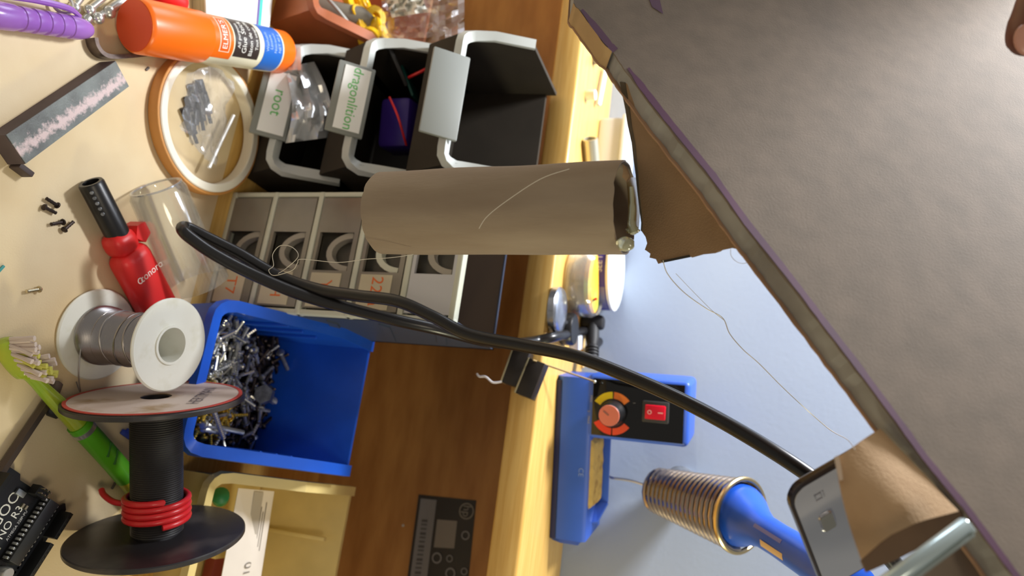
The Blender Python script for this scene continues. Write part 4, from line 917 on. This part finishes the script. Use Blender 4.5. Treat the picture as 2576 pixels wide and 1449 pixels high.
wire('thread', [ony(1200, 940, 0.499), ony(1206, 947, 0.498), ony(1222, 948, 0.497), ony(1240, 962, 0.497), ony(1262, 960, 0.498)], 0.0008, mat('white_thread', (226, 222, 226), 0.8), 'short white thread hanging from the lower magnet', 'thread')

# silver lid, black lid, clear pouch, wires, tub
c = onz(1396, 780, ST+0.002); c.z = ST
b = B().lathe([(0.0165, 0), (0.0178, 0.001), (0.0178, 0.0055), (0.0160, 0.0075), (0.009, 0.0085), (0.001, 0.0088)], frame(c, (1, 0, 0), (0, 1, 0)), 40); solo('silver_disc', b, mat('silver_lid', (206, 210, 220), 0.22, metal=0.9, var=0.2, vscale=60), 'round domed silver disc lying at the shelf front', 'disc', c)
c = onz(1422, 812, ST+0.003); c.z = ST
b = B().lathe([(0.0125, 0), (0.0130, 0.001), (0.0130, 0.009), (0.0118, 0.0105), (0.001, 0.0105)], frame(c+V((0.004, 0.004, 0)), (1, 0, 0), (0, 1, 0)), 36); solo('black_disc', b, BLACK, 'thick black disc behind the silver disc on the shelf', 'disc', c+V((0.004, 0.004, 0)))
c = onz(1428, 700, ST); c = V((c.x, c.y+0.012, ST))
pu = thing('blister_cup', 'clear plastic cup with orange and green inside on the shelf', 'plastic cup', c)
b = B().lathe([(0.024, 0.0), (0.0275, 0.002), (0.028, 0.018), (0.0255, 0.023), (0.0245, 0.021), (0.0265, 0.017), (0.026, 0.003)], Matrix.Translation(c), 36, False); part(pu, 'wall', b, film('cup_film', (245, 240, 225), 0.12, 0.18, 0.1))
b = B().lathe([(0.0240, 0.0165), (0.0245, 0.020), (0.012, 0.0215), (0.001, 0.022)], Matrix.Translation(c), 36); part(pu, 'orange_disc', b, mat('orange_gel', (250, 190, 60), 0.3, c2=(196, 222, 90), vscale=30, lo=0.5, hi=0.6))
b = B().blob(c+V((0, 0, 0.008)), (0.020, 0.020, 0.0075), None, 3, 0.25, 3.0); part(pu, 'foil_inside', b, mat('cup_foil', (210, 190, 150), 0.35, metal=0.3, var=0.3, vscale=80))
wire('wire', [onz(1470, 757, ST+0.004), onz(1486, 756, ST+0.008), ony(1499, 752, 0.556)], 0.0011, RED_W, 'short red wire sticking up beside the clear cup on the shelf')
wire('wire', [onz(1452, 752, ST+0.006), onz(1455, 770, ST+0.008), onz(1450, 788, ST+0.004), onz(1440, 796, ST+0.001)], 0.0008, mat('brown_wire', (84, 60, 40), 0.5), 'thin dark wire curling beside the clear cup on the shelf')
wire('wire', [onz(1456, 766, ST+0.004), onz(1460, 780, ST+0.004), onz(1466, 792, ST+0.002)], 0.0014, mat('green_wire', (110, 196, 50), 0.4), 'short green wire beside the clear cup on the shelf')
b = B(); cc = onz(1446, 800, ST+0.003); b.blob(cc, (0.008, 0.006, 0.0035), None, 2, 0.3, 1.0); solo('plastic_scrap', b, mat('orange_wax', (240, 150, 30), 0.4), 'orange plastic scrap behind the thick black disc', 'plastic scrap', V((cc.x, cc.y, ST)))
b = B(); cc = onz(1448, 862, ST+0.004); b.box((0, 0, 0), (0.012, 0.010, 0.009), frame(cc, (1, 0.4, 0), (-0.4, 1, 0.1)), bev=0.001); solo('plastic_chip', b, mat('pale_chip', (206, 212, 220), 0.25), 'pale plastic chip under the cord on the shelf', 'plastic chip', V((cc.x, cc.y, ST)))
p, q = onz(1470, 770, ST+0.001), onz(1466, 925, ST+0.001)
b = B(); b.box((0, 0, 0.0), ((q-p).length, 0.006, 0.002), frame((p+q)/2, q-p, (0, 1, 0)), bev=0.0004); solo('wooden_stick', b, mat('stick_wood', (222, 190, 130), 0.6), 'flat wooden stick lying along the shelf behind the discs', 'stick', V(((p+q)/2).xy.to_3d())+V((0, 0, ST)))
c = V((-0.1975, 0.5985, ST))
tu = thing('tub', 'flat round tub with navy band and white top by the wall', 'tub', c)
TM = Matrix.Translation(c); tr_ = 0.0355; yf_ = c.y-tr_
zn0, zn1 = ony(1488, 705, yf_).z-ST, ony(1519, 705, yf_).z-ST
b = B().lathe([(tr_-0.002, 0), (tr_-0.001, 0.001), (tr_-0.0008, zn0)], TM, 56); part(tu, 'base', b, mat('tub_beige', (222, 210, 180), 0.4))
b = B().lathe([(tr_-0.0006, zn0), (tr_, zn0+0.0003), (tr_, zn1-0.0003), (tr_-0.0006, zn1)], TM, 56); bd = part(tu, 'band', b, mat('tub_navy', (62, 54, 150), 0.35))
b = B().lathe([(tr_+0.0004, zn1), (tr_+0.0006, zn1+0.0004), (tr_+0.0004, zn1+0.0022), (tr_-0.001, zn1+0.003), (0.001, zn1+0.003)], TM, 56); part(tu, 'cover', b, mat('tub_white', (240, 242, 236), 0.35))
def tub_e(a): return V((math.cos(a), math.sin(a), 0))
a1_ = -1.32; e1 = tub_e(a1_); e2 = V((0, 0, 1)).cross(e1)
b = B(); text_cyl(b, 'SEE I', 0.0068, c, V((0, 0, -1)), e1, -e2, tr_+0.0002, -(zn0+zn1)/2, 0.002); part(bd, 'lettering', b, mat('tub_print', (206, 200, 214), 0.5))
e1b = tub_e(-0.45); rows = [[c+V((0, 0, z))+(e1b*math.cos(a)+V((0, 0, 1)).cross(e1b)*math.sin(a))*(tr_+0.00015) for z in (zn0+0.0012, zn1-0.001)] for a in [-0.38+0.76*k/8 for k in range(9)]]
b = B().patch(rows); part(bd, 'grey_panel', b, mat('tub_panel', (128, 126, 156), 0.5))

# left end of the shelf
c = onz(1473, 240, ST); b = B().lathe([(0.0042, 0), (0.0045, 0.0006), (0.0045, 0.0085), (0.004, 0.009)], frame(c, (1, 0, 0), (0, 1, 0)), 24); solo('white_stopper', b, WHITE, 'small white plastic stopper on the shelf', 'stopper', c)
c = onz(1492, 150, ST); b = B().lathe([(0.0040, 0), (0.0043, 0.0006), (0.0043, 0.011), (0.0035, 0.012)], frame(c, (1, 0, 0), (0, 1, 0)), 24); solo('grey_stopper', b, mat('stopper_grey', (136, 132, 136), 0.4), 'small grey stopper on the shelf near the sheet edge', 'stopper', c)
p, q = onz(1484, 348, ST+0.0065), onz(1494, 470, ST+0.0065)
b = B(); b.ring(0.0066, 0.0048, 0, (q-p).length, axisframe(p, q), 30, 0.0004); solo('metal_pipe', b, mat('pipe_metal', (206, 200, 176), 0.3, metal=0.7), 'short metal pipe lying on the shelf above the paper tube', 'pipe', V((p.x, p.y, ST)))
bx0, bx1 = -0.345, -0.232
cbx = thing('clear_box', 'translucent plastic box at the wall behind the pipe', 'plastic box', V(((bx0+bx1)/2, 0.615, ST)))
b = B(); b.box(((bx0+bx1)/2, 0.613, ST+0.011), (bx1-bx0, 0.034, 0.022), bev=0.003); part(cbx, 'body', b, mat('box_grey', (212, 212, 206), 0.3))
b = B(); b.box(((bx0+bx1)/2, 0.612, ST+0.0255), (bx1-bx0+0.004, 0.038, 0.007), bev=0.002); part(cbx, 'lid', b, mat('box_lid', (226, 232, 236), 0.25))
p, q = onz(1505, 265, ST+0.004), onz(1523, 172, ST+0.004)
b = B().lathe([(0.0018, 0), (0.0026, 0.002), (0.0026, (q-p).length)], axisframe(p, q), 16); solo('white_rod', b, mat('rod_white', (222, 222, 230), 0.35), 'pale plastic rod lying on the shelf before the translucent box', 'rod', V((p.x, p.y, ST)))

# ------------------------------------------------------------------ cardboard stand in the foreground
cs = thing('cardboard_stand', 'tilted cardboard sheet with a glued paper tube hanging from it', 'cardboard stand', at(1900, 500, 0.30))
def inv_depth(px, py):
    se = (px-1450)*0.609+(py-25)*0.793; sn = (px-1450)*0.793-(py-25)*0.609
    return 3.05+0.00085*se-0.0012*sn
def sh(px, py): return at(px, py, 1/inv_depth(px, py))
n_s = (sh(2000, 200)-sh(1600, 100)).cross(sh(2000, 900)-sh(1600, 100)).normalized()
if n_s.dot(CAM-sh(1900, 500)) < 0: n_s = -n_s
er = random.Random(2)
edge = [(1442, 8), (1455, 22), (1485, 62), (1523, 114), (1540, 128), (1556, 150), (1572, 176), (1620, 240), (1664, 298), (1722, 372), (1784, 448), (1830, 510), (1870, 565), (1912, 620), (1955, 675), (2010, 745), (2063, 813), (2135, 908), (2210, 1005), (2262, 1075), (2318, 1152), (2368, 1216), (2420, 1280), (2480, 1358), (2536, 1434), (2600, 1515), (2680, 1620)]
fine = []
for (a, c_) in zip(edge[:-1], edge[1:]):
    for k in range(4):
        t_ = k/4; j = er.uniform(-1.0, 1.0); fine.append((a[0]+(c_[0]-a[0])*t_+j, a[1]+(c_[1]-a[1])*t_-j*0.7))
fine.append(edge[-1])
rest = [(2800, 1640), (2800, -160), (1452, -160)]
front = [sh(*p) for p in fine+rest]
TH = 0.0105
b = B().prism(front, -n_s*0.0006); part(cs, 'front_liner', b, CARD, smooth=0)
core = []
for i, p in enumerate(fine):
    j = er.uniform(-1.0, 1.0); core.append(sh(p[0]+3+j, p[1]-2-j))
core = core+[sh(*p) for p in rest]
b = B().prism([q-n_s*0.0006 for q in core], -n_s*(TH-0.0014)); part(cs, 'corrugated_core', b, CARD_CORE, smooth=0)
back = [sh(p[0]-3+er.uniform(-1, 1), p[1]+2) for p in fine]+[sh(*p) for p in rest]
b = B().prism([q-n_s*(TH-0.0008) for q in back], -n_s*0.0008); part(cs, 'back_liner', b, CARD_BACK, smooth=0)
fold = [p for p in fine if p[1] < 132]
b = B().patch([[sh(p[0]-1, p[1]+1)+n_s*0.0001, sh(p[0]-1, p[1]+1)-n_s*(TH*0.5), sh(p[0]-1, p[1]+1)-n_s*(TH+0.0002)] for p in fold]); part(cs, 'folded_liner', b, mat('folded_liner', (196, 164, 116), 0.85, var=0.1))
# purple marker line along the edge
ln = [(1463, 25), (1500, 72), (1534, 114), (1548, 128)]; ln2 = [(1580, 172), (1625, 232), (1675, 296), (1735, 370), (1794, 442), (1878, 560), (1962, 665), (2018, 737), (2071, 808), (2146, 905), (2217, 1001), (2272, 1075), (2325, 1149), (2376, 1212), (2427, 1273), (2484, 1350), (2541, 1428), (2640, 1560)]
for seg_, w0 in ((ln, 8.0), (ln2, 8.0)):
    rows = []
    pts = []
    for (a, c_) in zip(seg_[:-1], seg_[1:]):
        for k in range(4): pts.append((a[0]+(c_[0]-a[0])*k/4, a[1]+(c_[1]-a[1])*k/4))
    pts.append(seg_[-1])
    for i, (x, y) in enumerate(pts):
        ww = w0*(0.35+0.65*min(1, i/3.0))+er.uniform(-0.8, 0.8)
        rows.append([sh(x-ww*0.79, y+ww*0.61)+n_s*0.0002, sh(x+ww*0.79, y-ww*0.61)+n_s*0.0002])
    part(cs, 'marker_line', B().patch(rows), PURPLE_INK)
b = B().add([sh(1618, -40)+n_s*0.0002, sh(1650, -40)+n_s*0.0002, sh(1668, 36)+n_s*0.0002, sh(1640, 18)+n_s*0.0002], [(0, 1, 2, 3)]); part(cs, 'marker_stroke', b, PURPLE_INK)
def bk(px, py, extra=0.0): return sh(px, py)-n_s*(TH+extra)
# bracket flap that carries the tube
hA = at(1560, 205, 0.318); hB = at(1872, 632, 0.287); hC = at(1625, 640, 0.330)
n_b = (hB-hA).cross(hC-hA).normalized()
if n_b.dot(CAM-hA) < 0: n_b = -n_b
def br_(px, py):
    d_ = ray(px, py); t_ = n_b.dot(hA-CAM)/n_b.dot(d_); return CAM+d_*t_
bpoly = [(1560, 206), (1566, 235), (1574, 275), (1580, 315), (1590, 360), (1594, 395), (1600, 440), (1604, 480), (1610, 530), (1614, 560), (1613, 580), (1624, 596), (1628, 612), (1622, 628), (1636, 638), (1634, 648), (1650, 652), (1656, 664), (1665, 658), (1700, 651), (1735, 645), (1742, 648), (1770, 640), (1800, 637), (1806, 632), (1842, 624), (1868, 630), (1905, 640), (1850, 540), (1780, 430), (1700, 320), (1620, 220)]
b = B().prism([br_(*p) for p in bpoly], -n_b*0.0035); part(cs, 'bracket_flap', b, CARD_W, 'warm brown triangular cardboard bracket', smooth=0)
lft = bpoly[:11]
b = B().patch([[br_(x, y)+n_b*0.0003, br_(x+max(3, 13-k*1.1), y+2)+n_b*0.0003] for k, (x, y) in enumerate(lft)], 0.0034, -n_b); part(cs, 'cut_edge', b, mat('cut_edge_dark', (92, 80, 64), 0.9, var=0.2, vscale=120))
b = B().prism([br_(x, y)+n_b*0.0002 for (x, y) in ((1664, 656), (1735, 641), (1736, 647), (1668, 661))], -n_b*0.0034); part(cs, 'dark_edge_strip', b, BLACK_M, smooth=0)  # black strip along the bracket's lower edge
# paper tube
t0, t1 = at(1574, 523, 0.325), at(968, 537, 0.372)
TMx = axisframe(t0, t1); tl = (t1-t0).length
rows = []; nseg = 56; nl_ = 28
vs_o = []; vs_i = []
for i in range(nl_+1):
    z = tl*i/nl_
    for k in range(nseg):
        a = 2*math.pi*k/nseg
        r = 0.0213*(1+0.025*math.cos(2*a+0.6)) + 0.0005*noise.noise(V((math.cos(a)*2, math.sin(a)*2, z*30)))
        zz = z + (0.0006*noise.noise(V((math.cos(a)*5, math.sin(a)*5, i))) if i in (0, nl_) else 0)
        if i == 0: zz += 0.0012*max(0, noise.noise(V((math.cos(a)*3, math.sin(a)*3, 4.))))
        vs_o.append(TMx @ V((r*math.cos(a), r*math.sin(a), zz))); vs_i.append(TMx @ V(((r-0.0007)*math.cos(a), (r-0.0007)*math.sin(a), zz)))
n_ = len(vs_o); fs = []
for i in range(nl_):
    for k in range(nseg):
        k2 = (k+1) % nseg
        fs.append((i*nseg+k, i*nseg+k2, (i+1)*nseg+k2, (i+1)*nseg+k)); fs.append((n_+i*nseg+k, n_+(i+1)*nseg+k, n_+(i+1)*nseg+k2, n_+i*nseg+k2))
for k in range(nseg):
    k2 = (k+1) % nseg; fs.append((k, n_+k, n_+k2, k2)); m_ = nl_*nseg; fs.append((m_+k, m_+k2, n_+m_+k2, n_+m_+k))
b = B().add(vs_o+vs_i, fs); part(cs, 'paper_tube', b, TUBE, 'brown paper tube hanging from the bracket', smooth=60)
# torn paper tab and hot glue between tube and bracket
b = B().patch([[at(1566, 412, 0.309), at(1577, 420, 0.312), at(1584, 436, 0.318)], [at(1568, 430, 0.309), at(1582, 440, 0.313), at(1588, 446, 0.32)], [at(1565, 445, 0.310), at(1574, 455, 0.314), at(1578, 462, 0.32)]], 0.0006); part(cs, 'torn_paper', b, CARD_W)
b = B().patch([[at(1575+u*30+5*math.sin(v_*3), 446+v_*140, 0.318+0.010*u) for u in (0, 0.33, 0.66, 1)] for v_ in [k/8 for k in range(9)]], 0.0015); part(cs, 'glue_web', b, mat('glue_web', (150, 128, 78), 0.25, trans=0.35))
b = B().blob(at(1573, 614, 0.3095), (0.0032, 0.0032, 0.0040), None, 3, 0.12, 1.0); part(cs, 'glue_blob', b, GLUE)
b = B().blob(at(1592, 578, 0.316), (0.0016, 0.0014, 0.0028), None, 3, 0.4, 5.0); part(cs, 'glue_blob', b, GLUE)
b = B().tube(smoothpath([at(1588, 470, 0.3165), at(1590, 520, 0.3165), at(1588, 560, 0.316), at(1596, 590, 0.315)], 5), [0.0010]*5+[0.0014]*5+[0.0018]*5+[0.0008], 10); part(cs, 'glue_bead', b, GLUE)
STR = mat('glue_string', (206, 200, 186), 0.3)
b = B().tube(smoothpath([at(1432, 425, 0.3035), at(1360, 450, 0.3032), at(1275, 505, 0.306), at(1225, 545, 0.309), at(1205, 575, 0.312)], 6), 0.00013, 6); part(cs, 'glue_string', b, STR)
# holder flap at the lower end of the sheet
fl = []
top = [(2100, 1152, 0.236), (2130, 1136, 0.236), (2170, 1106, 0.238), (2214, 1078, 0.243)]
bot = [(2166, 1408, 0.224), (2232, 1350, 0.221), (2312, 1312, 0.222), (2412, 1286, 0.227)]
for i in range(9):
    v_ = i/8; r = []
    for j in range(9):
        u = j/8*3; k = min(2, int(u)); w_ = u-k
        A_ = [top[k][q]+(top[k+1][q]-top[k][q])*w_ for q in range(3)]; C_ = [bot[k][q]+(bot[k+1][q]-bot[k][q])*w_ for q in range(3)]
        px, py, dd = [A_[q]+(C_[q]-A_[q])*v_ for q in range(3)]
        px += -8*math.sin(v_*math.pi)*max(0, 1-j/4)
        r.append(at(px, py, dd-0.0012*math.sin(v_*math.pi)+0.0005*noise.noise(V((i*.45, j*.9, 0)))))
    fl.append(r)
b = B().patch(fl, 0.004); part(cs, 'holder_flap', b, CARD_L, 'creased light brown flap gripping the phone')
b = B().patch([[at(2098, 1150, 0.2355), at(2110, 1145, 0.235)], [at(2104, 1180, 0.2335), at(2117, 1176, 0.233)], [at(2112, 1210, 0.2315), at(2121, 1207, 0.2312)]], 0.002); part(cs, 'peeled_liner', b, mat('peeled_paper', (206, 186, 166), 0.85))
b = B().prism([at(x, y, 0.2285) for (x, y) in ((2168, 1412), (2235, 1348), (2312, 1308), (2415, 1284), (2460, 1310), (2345, 1362), (2262, 1405), (2180, 1440))], V((0, 0.004, 0))); part(cs, 'flap_shade', b, mat('cardboard_shaded', (104, 82, 62), 0.9, var=0.2), smooth=0)  # dark piece painted as the shadow between flap and bar

b = B().prism([at(x, y, 0.236) for (x, y) in ((2440, 1290), (2620, 1530), (2300, 1560), (2200, 1500))], V((0, 0.003, 0))); part(cs, 'rear_panel', b, CARD, smooth=0)

# phone held by the flap
f0 = at(1979, 1243, 0.262); f1 = at(2076, 1490, 0.284)
r2_ = ray(2112, 1166); ex = (f1-f0).normalized(); f2 = CAM+r2_*(ex.dot(f0-CAM)/ex.dot(r2_))   # the long side stands square on the short one
ex = (f1-f0).normalized(); wid = (f1-f0).length; ey = (f2-f0); ey = (ey-ex*ey.dot(ex)).normalized()
PM = frame(f0, ex, ey)
nz_ = PM.to_3x3() @ V((0, 0, 1)); sg = 1 if nz_.dot(CAM-f0) > 0 else -1
ph = thing('smartphone', 'dark smartphone with home button gripped by the cardboard flap', 'smartphone', f0)
Lp = 0.085
def rrect(x0, x1, y0, y1, r, z, n=6):
    out = []
    for (cx, cy, a0) in ((x1-r, y1-r, 0), (x0+r, y1-r, 90), (x0+r, y0+r, 180), (x1-r, y0+r, 270)):
        for k in range(n+1):
            a = math.radians(a0+90*k/n); out.append(V((cx+r*math.cos(a), cy+r*math.sin(a), z)))
    return out
def loft(b, loops, M):
    n = len(loops[0]); vs_ = [p for l in loops for p in l]; fs = []
    for i in range(len(loops)-1):
        for k in range(n): fs.append((i*n+k, i*n+(k+1) % n, (i+1)*n+(k+1) % n, (i+1)*n+k))
    fs.append(tuple(range(n))); fs.append(tuple((len(loops)-1)*n+k for k in range(n))); return b.add(vs_, fs, M)
rc_ = 0.0075
b = B(); loft(b, [rrect(0.0006, wid-0.0006, 0.0006, Lp, rc_, -sg*0.0040), rrect(0, wid, 0, Lp, rc_, -sg*0.003), rrect(0, wid, 0, Lp, rc_, -sg*0.0008), rrect(0.0006, wid-0.0006, 0.0006, Lp, rc_, -sg*0.0001)], PM); part(ph, 'frame', b, mat('phone_frame', (70, 66, 68), 0.25, metal=0.9))
b = B(); loft(b, [rrect(0.0010, wid-0.0010, 0.0010, Lp-0.001, rc_-0.001, -sg*0.0008), rrect(0.0012, wid-0.0012, 0.0012, Lp-0.001, rc_-0.001, sg*0.0001)], PM); part(ph, 'glass_front', b, mat('phone_glass_reflect', (186, 188, 196), 0.03, metal=0.6))  # pale metallic colour stands in for bright reflections on black glass
hbx = wid*0.40; hby = 0.0105; hw = 0.0042; hh_ = 0.0030
b = B(); loft(b, [rrect(hbx-hw, hbx+hw, hby-hh_, hby+hh_, 0.0014, sg*0.0001), rrect(hbx-hw+0.0002, hbx+hw-0.0002, hby-hh_+0.0002, hby+hh_-0.0002, 0.0013, sg*0.0007)], PM); hb = part(ph, 'home_button', b, mat('phone_chrome', (200, 198, 200), 0.12, metal=1.0))
b = B(); loft(b, [rrect(hbx-hw+0.0004, hbx+hw-0.0004, hby-hh_+0.0004, hby+hh_-0.0004, 0.0011, sg*0.0006), rrect(hbx-hw+0.0005, hbx+hw-0.0005, hby-hh_+0.0005, hby+hh_-0.0005, 0.0010, sg*0.0009)], PM); part(hb, 'button_face', b, mat('button_face', (150, 150, 144), 0.12, metal=0.5))
IC = mat('phone_icon', (140, 142, 156), 0.4)
b = B(); kx = wid*0.16
for (x0, x1, y0, y1) in ((-0.0032, 0.0032, -0.0014, -0.0010), (-0.0032, 0.0032, 0.0010, 0.0014), (-0.0032, -0.0026, -0.0014, 0.0014), (0.0026, 0.0032, -0.0014, 0.0014), (-0.0032, 0.0032, 0.0020, 0.0024)):
    b.box((kx+(x0+x1)*0.22, 0.0105+(y0+y1)*0.5, sg*0.0002), ((x1-x0)*0.5, y1-y0, 0.0002), PM)
part(ph, 'recents_icon', b, IC)
b = B(); b.box((wid/2, 0.021+0.031, sg*0.00015), (wid-0.004, 0.062, 0.0001), PM); part(ph, 'screen', b, mat('phone_screen_reflect', (160, 160, 176), 0.04, metal=0.55))  # reflection put into the screen colour, as on the glass

# bright metal bar beside the phone
p, q = at(2432, 1318, 0.214), at(2170, 1512, 0.206)
mb = thing('metal_bar', 'glossy pale metal bar under the cardboard sheet near the phone', 'metal bar', q)
MBM = axisframe(p, q)
b = B().lathe([(0.0019, 0), (0.0023, 0.0006), (0.0023, (q-p).length), (0.0019, (q-p).length+0.0005)], MBM, 28); part(mb, 'rod', b, mat('pale_metal', (190, 206, 208), 0.2, metal=0.55))
p2, q2 = at(2448, 1342, 0.213), at(2190, 1532, 0.205)
b = B().lathe([(0.0006, 0), (0.0009, 0.0004), (0.0009, (q2-p2).length)], axisframe(p2, q2), 14); part(mb, 'edge_bead', b, mat('pale_metal_bead', (150, 160, 156), 0.3, metal=0.5))
b = B().tube([p.lerp(p2, 0.1), p.lerp(p2, 0.9)], 0.0011, 8); part(mb, 'end_clip', b, mat('pale_metal', (190, 206, 208), 0.2))

# fine strings of hot glue
wire('glue_strand', [at(1668, 655, 0.322), at(1680, 690, 0.325), at(1720, 735, 0.328), at(1775, 775, 0.332), at(1818, 800, 0.335), at(1836, 840, 0.337), at(1870, 880, 0.338), at(1910, 915, 0.340), at(1980, 985, 0.342), at(2080, 1075, 0.345), at(2130, 1105, 0.300), at(2150, 1130, 0.232)], 0.00022, STR, 'thin glue string drifting from the bracket to the flap', 'glue string', 8, 6)
wire('glue_strand', [at(1040, 640, 0.352), at(985, 648, 0.353), at(920, 652, 0.356), at(850, 660, 0.36), at(760, 652, 0.365), at(748, 662, 0.366), at(735, 680, 0.37), at(690, 693, 0.375), at(676, 680, 0.376), at(688, 668, 0.376), at(686, 640, 0.376), at(705, 618, 0.375), at(735, 622, 0.372), at(750, 645, 0.370), at(720, 675, 0.372), at(700, 688, 0.374)], 0.00018, STR, 'curled glue string trailing from the paper tube end', 'glue string', 8, 6)

wire('glue_strand', [at(1700, 688, 0.322), at(1745, 735, 0.327), at(1790, 780, 0.332), at(1822, 806, 0.334)], 0.00012, STR, 'finest glue string beside the long one below the bracket', 'glue string', 8, 6)
wire('glue_strand', [at(1838, 626, 0.291), at(1840, 645, 0.292), at(1858, 661, 0.293), at(1880, 660, 0.293), at(1888, 642, 0.292)], 0.00010, STR, 'tiny curl of glue string at the right tip of the bracket', 'glue string', 8, 6)

# fingertip holding the sheet at the upper corner
def hand_mesh():
    b = B()
    def chain(pts, rs):
        P = smoothpath(pts, 6); n = len(P); R2 = []
        for i in range(n):
            u = i/(n-1)*(len(rs)-1); k = min(len(rs)-2, int(u)); R2.append(rs[k]+(rs[k+1]-rs[k])*(u-k))
        b.tube(P, R2, 14); b.blob(P[-1], (R2[-1],)*3, None, 2); b.blob(P[0], (R2[0],)*3, None, 2)
    chain([at(2790, -330, 0.27), at(2710, -190, 0.265), at(2640, -20, 0.262), at(2592, 86, 0.263)], [0.012, 0.0105, 0.0095, 0.0085])
    for k in range(4):
        oy = -330-k*110
        chain([at(2960, oy-60, 0.36), at(2900, oy+60, 0.40), at(2800, oy+130, 0.43), at(2700, oy+170, 0.435-0.006*k)], [0.0115, 0.0095, 0.0085, 0.0070-0.0006*(k == 3)])
    b.blob(at(3000, -560, 0.32), (0.030, 0.045, 0.040), None, 3)
    chain([at(3010, -600, 0.32), at(3150, -800, 0.26), at(3300, -1000, 0.20)], [0.030, 0.026, 0.028])
    return b
hb_ = hand_mesh()
me = bpy.data.meshes.new('hand_raw'); me.from_pydata([tuple(v) for v in hb_.v], [], hb_.f)
o = bpy.data.objects.new('hand_raw', me); col.objects.link(o)
md = o.modifiers.new('r', 'REMESH'); md.mode = 'VOXEL'; md.voxel_size = 0.0022; md.use_smooth_shade = True
md2 = o.modifiers.new('s', 'SMOOTH'); md2.iterations = 6; md2.factor = 0.5
dg = bpy.context.evaluated_depsgraph_get(); me2 = bpy.data.meshes.new_from_object(o.evaluated_get(dg)); bpy.data.objects.remove(o)
hloc = at(3000, -560, 0.32); hand = thing('person', 'hand holding the cardboard sheet, its thumb tip at the top corner', 'person', hloc)
for v in me2.vertices: v.co = v.co-hloc
me2.materials.append(SKIN); ho = bpy.data.objects.new('hand', me2); col.objects.link(ho); ho.parent = hand
b = B().blob((0, 0, 0), (0.0055, 0.0045, 0.0012), frame(at(2582, 100, 0.2555), R_, U_), 3); part(hand, 'thumb_nail', b, NAIL)

for o in bpy.data.objects:
    if 'mw' in o: del o['mw']
